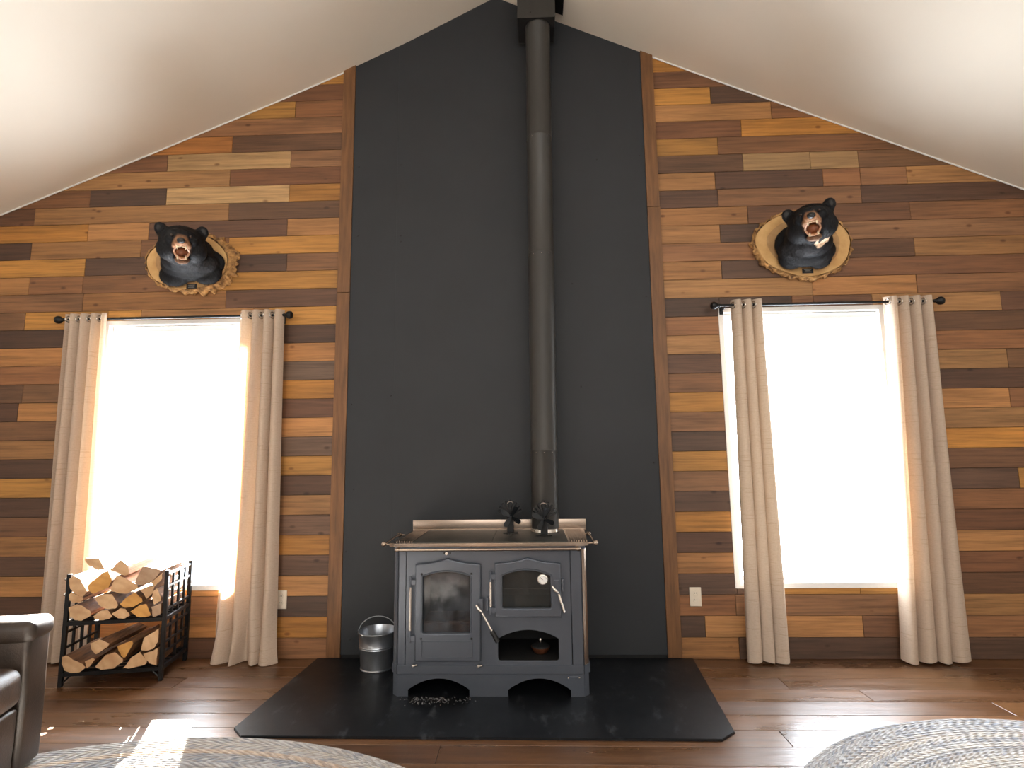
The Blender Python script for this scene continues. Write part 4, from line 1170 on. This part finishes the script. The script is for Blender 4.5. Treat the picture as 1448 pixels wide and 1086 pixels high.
def bear(x, z, th, slab_ab, head_c, yaw, pitch, roll, body, blaze, label, plq, seed, flare=0.0):
    t = empty('bear_mount', (x, -.0075, z)); tag(t, label, 'bear mount', 'mounted bear heads on wood slices')
    slab(t, slab_ab[0], slab_ab[1], th, seed, flare)
    H = Matrix.Translation(Vector(head_c)) @ Euler((math.radians(pitch), math.radians(roll), math.radians(yaw)), 'XYZ').to_matrix().to_4x4()
    Hr = H.to_3x3()
    blobs = []
    def hb(c, r, rot=(0, 0, 0)):
        R = (Hr @ Euler([math.radians(q) for q in rot]).to_matrix()).to_euler()
        blobs.append((H @ Vector(c), r, [math.degrees(q) for q in R]))
    hb((0, .01, .012), (.132, .125, .100)); hb((.066, -.02, -.040), (.078, .085, .078)); hb((-.066, -.02, -.040), (.078, .085, .078))
    hb((0, -.06, .045), (.088, .065, .048)); hb((.05, -.085, .018), (.045, .040, .036)); hb((-.05, -.085, .018), (.045, .040, .036))
    hb((0, -.135, .008), (.046, .075, .033)); hb((0, -.180, .006), (.038, .034, .026))          # upper muzzle
    hb((.034, -.125, -.014), (.022, .060, .022)); hb((-.034, -.125, -.014), (.022, .060, .022))  # lips
    hb((0, -.075, -.098), (.046, .075, .026), (16, 0, 0)); hb((0, -.125, -.112), (.034, .034, .017), (16, 0, 0))  # lower jaw
    for s in (-1, 1):
        hb((s * .114, .020, .078), (.040, .019, .045), (0, s * 22, s * -14)); hb((s * .095, .025, .055), (.045, .035, .045))
    hb((0, .03, -.085), (.105, .105, .06))
    for c, r in body: blobs.append((Vector(c), r, (0, 0, 0)))
    me = sdf_mesh('bear', blobs, .0062)
    inv = H.inverted()
    at = me.attributes.new('fur_col', 'FLOAT_COLOR', 'POINT')
    blk = lin((19, 20, 24)); tan = lin((158, 116, 86)); wht = lin((222, 190, 160)); grey = lin((52, 50, 52))
    # mouth cavity pushed in; back flattened on the slice
    for i, v in enumerate(me.vertices):
        p = inv @ v.co
        c = Vector(blk[:3])
        f = 0
        if p.y < -.085 and abs(p.x) < .060 and -.13 < p.z < .055:
            e = max(0.0, min(1.0, (-p.y - .095) / .022)) * max(0.0, min(1.0, ((.050 if p.z < -.01 else .050 - (p.z + .01) * .42) - abs(p.x) + .006) / .010))
            if p.z > .030: e *= max(0.0, 1 - (p.z - .030) / .03)
            f = e
        c = c.lerp(Vector(tan[:3]), f)
        if p.z < -.10 and p.y < .02: c = c.lerp(Vector(grey[:3]), .5)
        if ear(p): c = Vector(lin((26, 26, 30))[:3])
        if blaze is not None:
            q = v.co - Vector(blaze); w = abs(abs(q.x) * .62 - (q.z + .022))
            if -.030 < q.x < .068 and w < .013 + .004 * math.sin(q.x * 90) and q.y < .15: c = Vector(wht[:3])
        at.data[i].color = (c.x, c.y, c.z, 1)
        if v.co.y > -th - .0005: v.co.y = -th - .0005 + min(0.0, 0.0)
    me.materials.append(M_fur)
    o = bpy.data.objects.new('bear_head', me); link_obj(o, t)
    # fur strands over the body and skull
    rnd = random.Random(seed + 4); bm = bmesh.new(); polys_ = [p for p in me.polygons if p.center.y < -th - .002]
    for p in rnd.sample(polys_, min(9000, len(polys_))):
        c = p.center; q = inv @ c
        if q.y < -.085 and abs(q.x) < .075 and q.z < .07: continue
        if blaze is not None and (c - Vector(blaze)).length < .085 and c.z > blaze[2] - .07: continue
        n_ = p.normal; d = (Vector((0, .25, -1)) - n_ * Vector((0, .25, -1)).dot(n_))
        if d.length < .05: continue
        d = (d.normalized() * .8 + n_ * .40 + Vector((rnd.uniform(-.3, .3), rnd.uniform(-.2, .2), 0))).normalized()
        L = rnd.uniform(.010, .021) * (.55 if q.z > -.02 else 1.0); s = n_.cross(d).normalized() * .0011
        a_, b_, e_ = bm.verts.new(c - s), bm.verts.new(c + s), bm.verts.new(c + d * L)
        bm.faces.new((a_, b_, e_))
    fu = mesh_obj('fur', bm, M_furstrand, o); fu['kind'] = 'stuff'
    def hp(name, c, r, m, sub=3, rot=(0, 0, 0)):
        bm = bmesh.new(); ball(bm, (0, 0, 0), r, sub, Euler([math.radians(q) for q in rot]).to_matrix().to_4x4())
        for v in bm.verts: v.co = H @ (v.co + Vector(c))
        return mesh_obj(name, bm, m, o, True)
    hp('nose', (0, -.212, .016), (.024, .015, .018), M_nose)
    for s in (-1, 1):
        hp('nostril', (s * .010, -.2255, .015), (.0058, .004, .0062), M_black_grip, 2)
        hp('eye', (s * .050, -.124, .044), (.0088, .007, .0088), M_eye)
    hp('mouth_interior', (0, -.085, -.055), (.042, .074, .040), M_mouth)
    hp('tongue', (0, -.118, -.084), (.023, .048, .009), M_tongue, 3, (14, 0, 0))
    # lips, a pale band round the open jaws
    bm = bmesh.new()
    pts = []
    for k in range(28):
        a = 2 * math.pi * k / 28
        zz = -.055 + .041 * math.cos(a); yy = -.150 - .030 * math.cos(a) if math.cos(a) > 0 else -.150 - .008 * abs(math.cos(a))
        xx = .040 * math.sin(a) * (1 - .18 * (1 if math.cos(a) < 0 else 0) * abs(math.cos(a)))
        pts.append(H @ Vector((xx, yy + (.022 * abs(math.sin(a)) ** 2), zz)))
    tube(bm, pts, .0062, 8, False, True); mesh_obj('lip', bm, M_gum, o, True)
    def tooth(x_, y_, z_, l, r):
        bm = bmesh.new(); p = Vector((x_, y_, z_)); q = p + Vector((x_ * -.12, -.003, -l))
        tube(bm, [H @ p, H @ (p.lerp(q, .5) + Vector((0, -.0015, 0))), H @ q], [r, r * .75, .0006], 8); mesh_obj('tooth', bm, M_teeth, o, True)
    for s in (-1, 1):
        tooth(s * .025, -.176, -.014, .027, .0058); tooth(s * .023, -.152, -.098, -.024, .0050)
    for s in (-3, -2, -1, 1, 2, 3): tooth(s * .0052, -.186, -.018, .007, .0028)
    bm = bmesh.new()
    tube(bm, [H @ Vector((.026 * math.sin(a), -.110 - .038 * math.cos(a), -.090 - .006 * math.cos(a))) for a in [math.radians(q) for q in range(-100, 101, 20)]], .0045, 8)
    mesh_obj('lower_teeth', bm, M_teeth, o, True)
    # engraved plaque
    px_, pz_ = plq
    pl = bxo('name_plaque', px_ - .036, px_ + .036, -th - .004, -th - .0005, pz_ - .016, pz_ + .016, M_black_grip, t, .001)
    bm = bmesh.new()
    for k, (w, dz) in enumerate(((.024, .008), (.016, .001), (.022, -.007))):
        x_ = -w
        rn = random.Random(k)
        while x_ < w:
            l = rn.uniform(.003, .007); box(bm, px_ + x_, px_ + min(x_ + l, w), -th - .0046, -th - .004, pz_ + dz - .0018, pz_ + dz + .0018); x_ += l + .0016
    mesh_obj('plaque_lettering', bm, simple('plaque_print', (170, 165, 155), .5, var=.05), pl)
    # tag the ears' inner hollows
    for s in (-1, 1): hp('ear_hollow', (s * .118, .004, .082), (.020, .005, .024), M_black_grip, 2, (0, s * 22, s * -14))
    return t
def ear(p): return p.z > .075 and abs(p.x) > .10 and p.y < .02

bear(-2.232, 2.608, .050, (.282, .196), (.118, -.290, .032), 31, 19, -4,
     [((.062, -.075, -.030), (.222, .06, .122)), ((.075, -.13, -.048), (.195, .10, .100)), ((.075, -.18, -.030), (.155, .12, .100)), ((.105, -.15, .03), (.125, .13, .100)), ((-.050, -.085, -.105), (.110, .055, .080)), ((.170, -.085, -.100), (.100, .055, .078))],
     None, 'black bear head mount with open jaws on a thick bark-edged wood slice, above left window', (.046, -.178), 3, .050)
bear(1.945, 2.628, .046, (.305, .222), (-.058, -.265, .052), -27, 14, -5,
     [((-.02, -.075, -.020), (.185, .06, .150)), ((-.02, -.12, -.075), (.180, .09, .105)), ((-.03, -.16, -.035), (.150, .11, .115)), ((-.045, -.17, .02), (.125, .12, .09)), ((-.105, -.08, -.110), (.085, .05, .075)), ((.07, -.08, -.110), (.085, .05, .075))],
     (-.016, -.22, -.075), 'black bear head mount with white chest blaze on a round wood slice, above right window', (.010, -.190), 9)
# ------------------------------------------------------------------ light
w = bpy.data.worlds.new('world'); scene.world = w; w.use_nodes = True
bg = w.node_tree.nodes['Background']; bg.inputs['Color'].default_value = (0.86, 0.93, 1.0, 1); bg.inputs['Strength'].default_value = 27.0

def area(name, loc, target, sx, sy, power, color, portal=False, spread=None):
    l = bpy.data.lights.new(name, 'AREA'); l.shape = 'RECTANGLE'; l.size = sx; l.size_y = sy; l.energy = power; l.color = color
    if portal: l.cycles.is_portal = True
    if spread: l.spread = spread
    o = bpy.data.objects.new(name, l); COL.objects.link(o); o.location = loc
    d = Vector(target) - Vector(loc); o.rotation_euler = d.to_track_quat('-Z', 'Y').to_euler()
    return o
for i, (a, b, c, d) in enumerate(WIN):
    cx, cz = (a + b) / 2, (c + d) / 2
    area('window_portal', (cx, .16, cz), (cx, -1, cz), b - a, d - c, 1, (1, 1, 1), portal=True)
area('room_fill', (0.3, -6.2, 2.6), (0, 0, 2.0), 5.5, 2.2, 122, (1.0, 0.98, 0.95))  # added fill behind the camera, no fixture; stands for the room's unseen windows
area('side_fill_left', (-4.7, -4.6, 1.1), (-1.5, -1.5, 3.0), 2.6, 1.8, 30, (1.0, 0.98, 0.95))  # added fill from the left, aimed up at the ceiling slope
area('side_fill_right', (4.7, -4.8, 1.1), (1.5, -1.5, 3.0), 2.6, 1.8, 20, (1.0, 0.97, 0.93))  # weaker added fill from the right, no lamp modelled there

def sunspot(name, aim, deg, energy, sd=(.92, -2.20, -1.0), dist=9.0):
    l = bpy.data.lights.new(name, 'SPOT'); l.energy = energy; l.spot_size = math.radians(deg); l.spot_blend = .05; l.shadow_soft_size = .035; l.color = (1.0, .93, .82)
    o = bpy.data.objects.new(name, l); COL.objects.link(o)
    d = Vector(sd).normalized(); o.location = Vector(aim) - d * dist; o.rotation_euler = d.to_track_quat('-Z', 'Y').to_euler()
sunspot('low_sun_left', (-2.1, 0, 1.2), 11.0, 190000)
sunspot('low_sun_right', (2.55, 0, 1.1), 3.6, 16000)
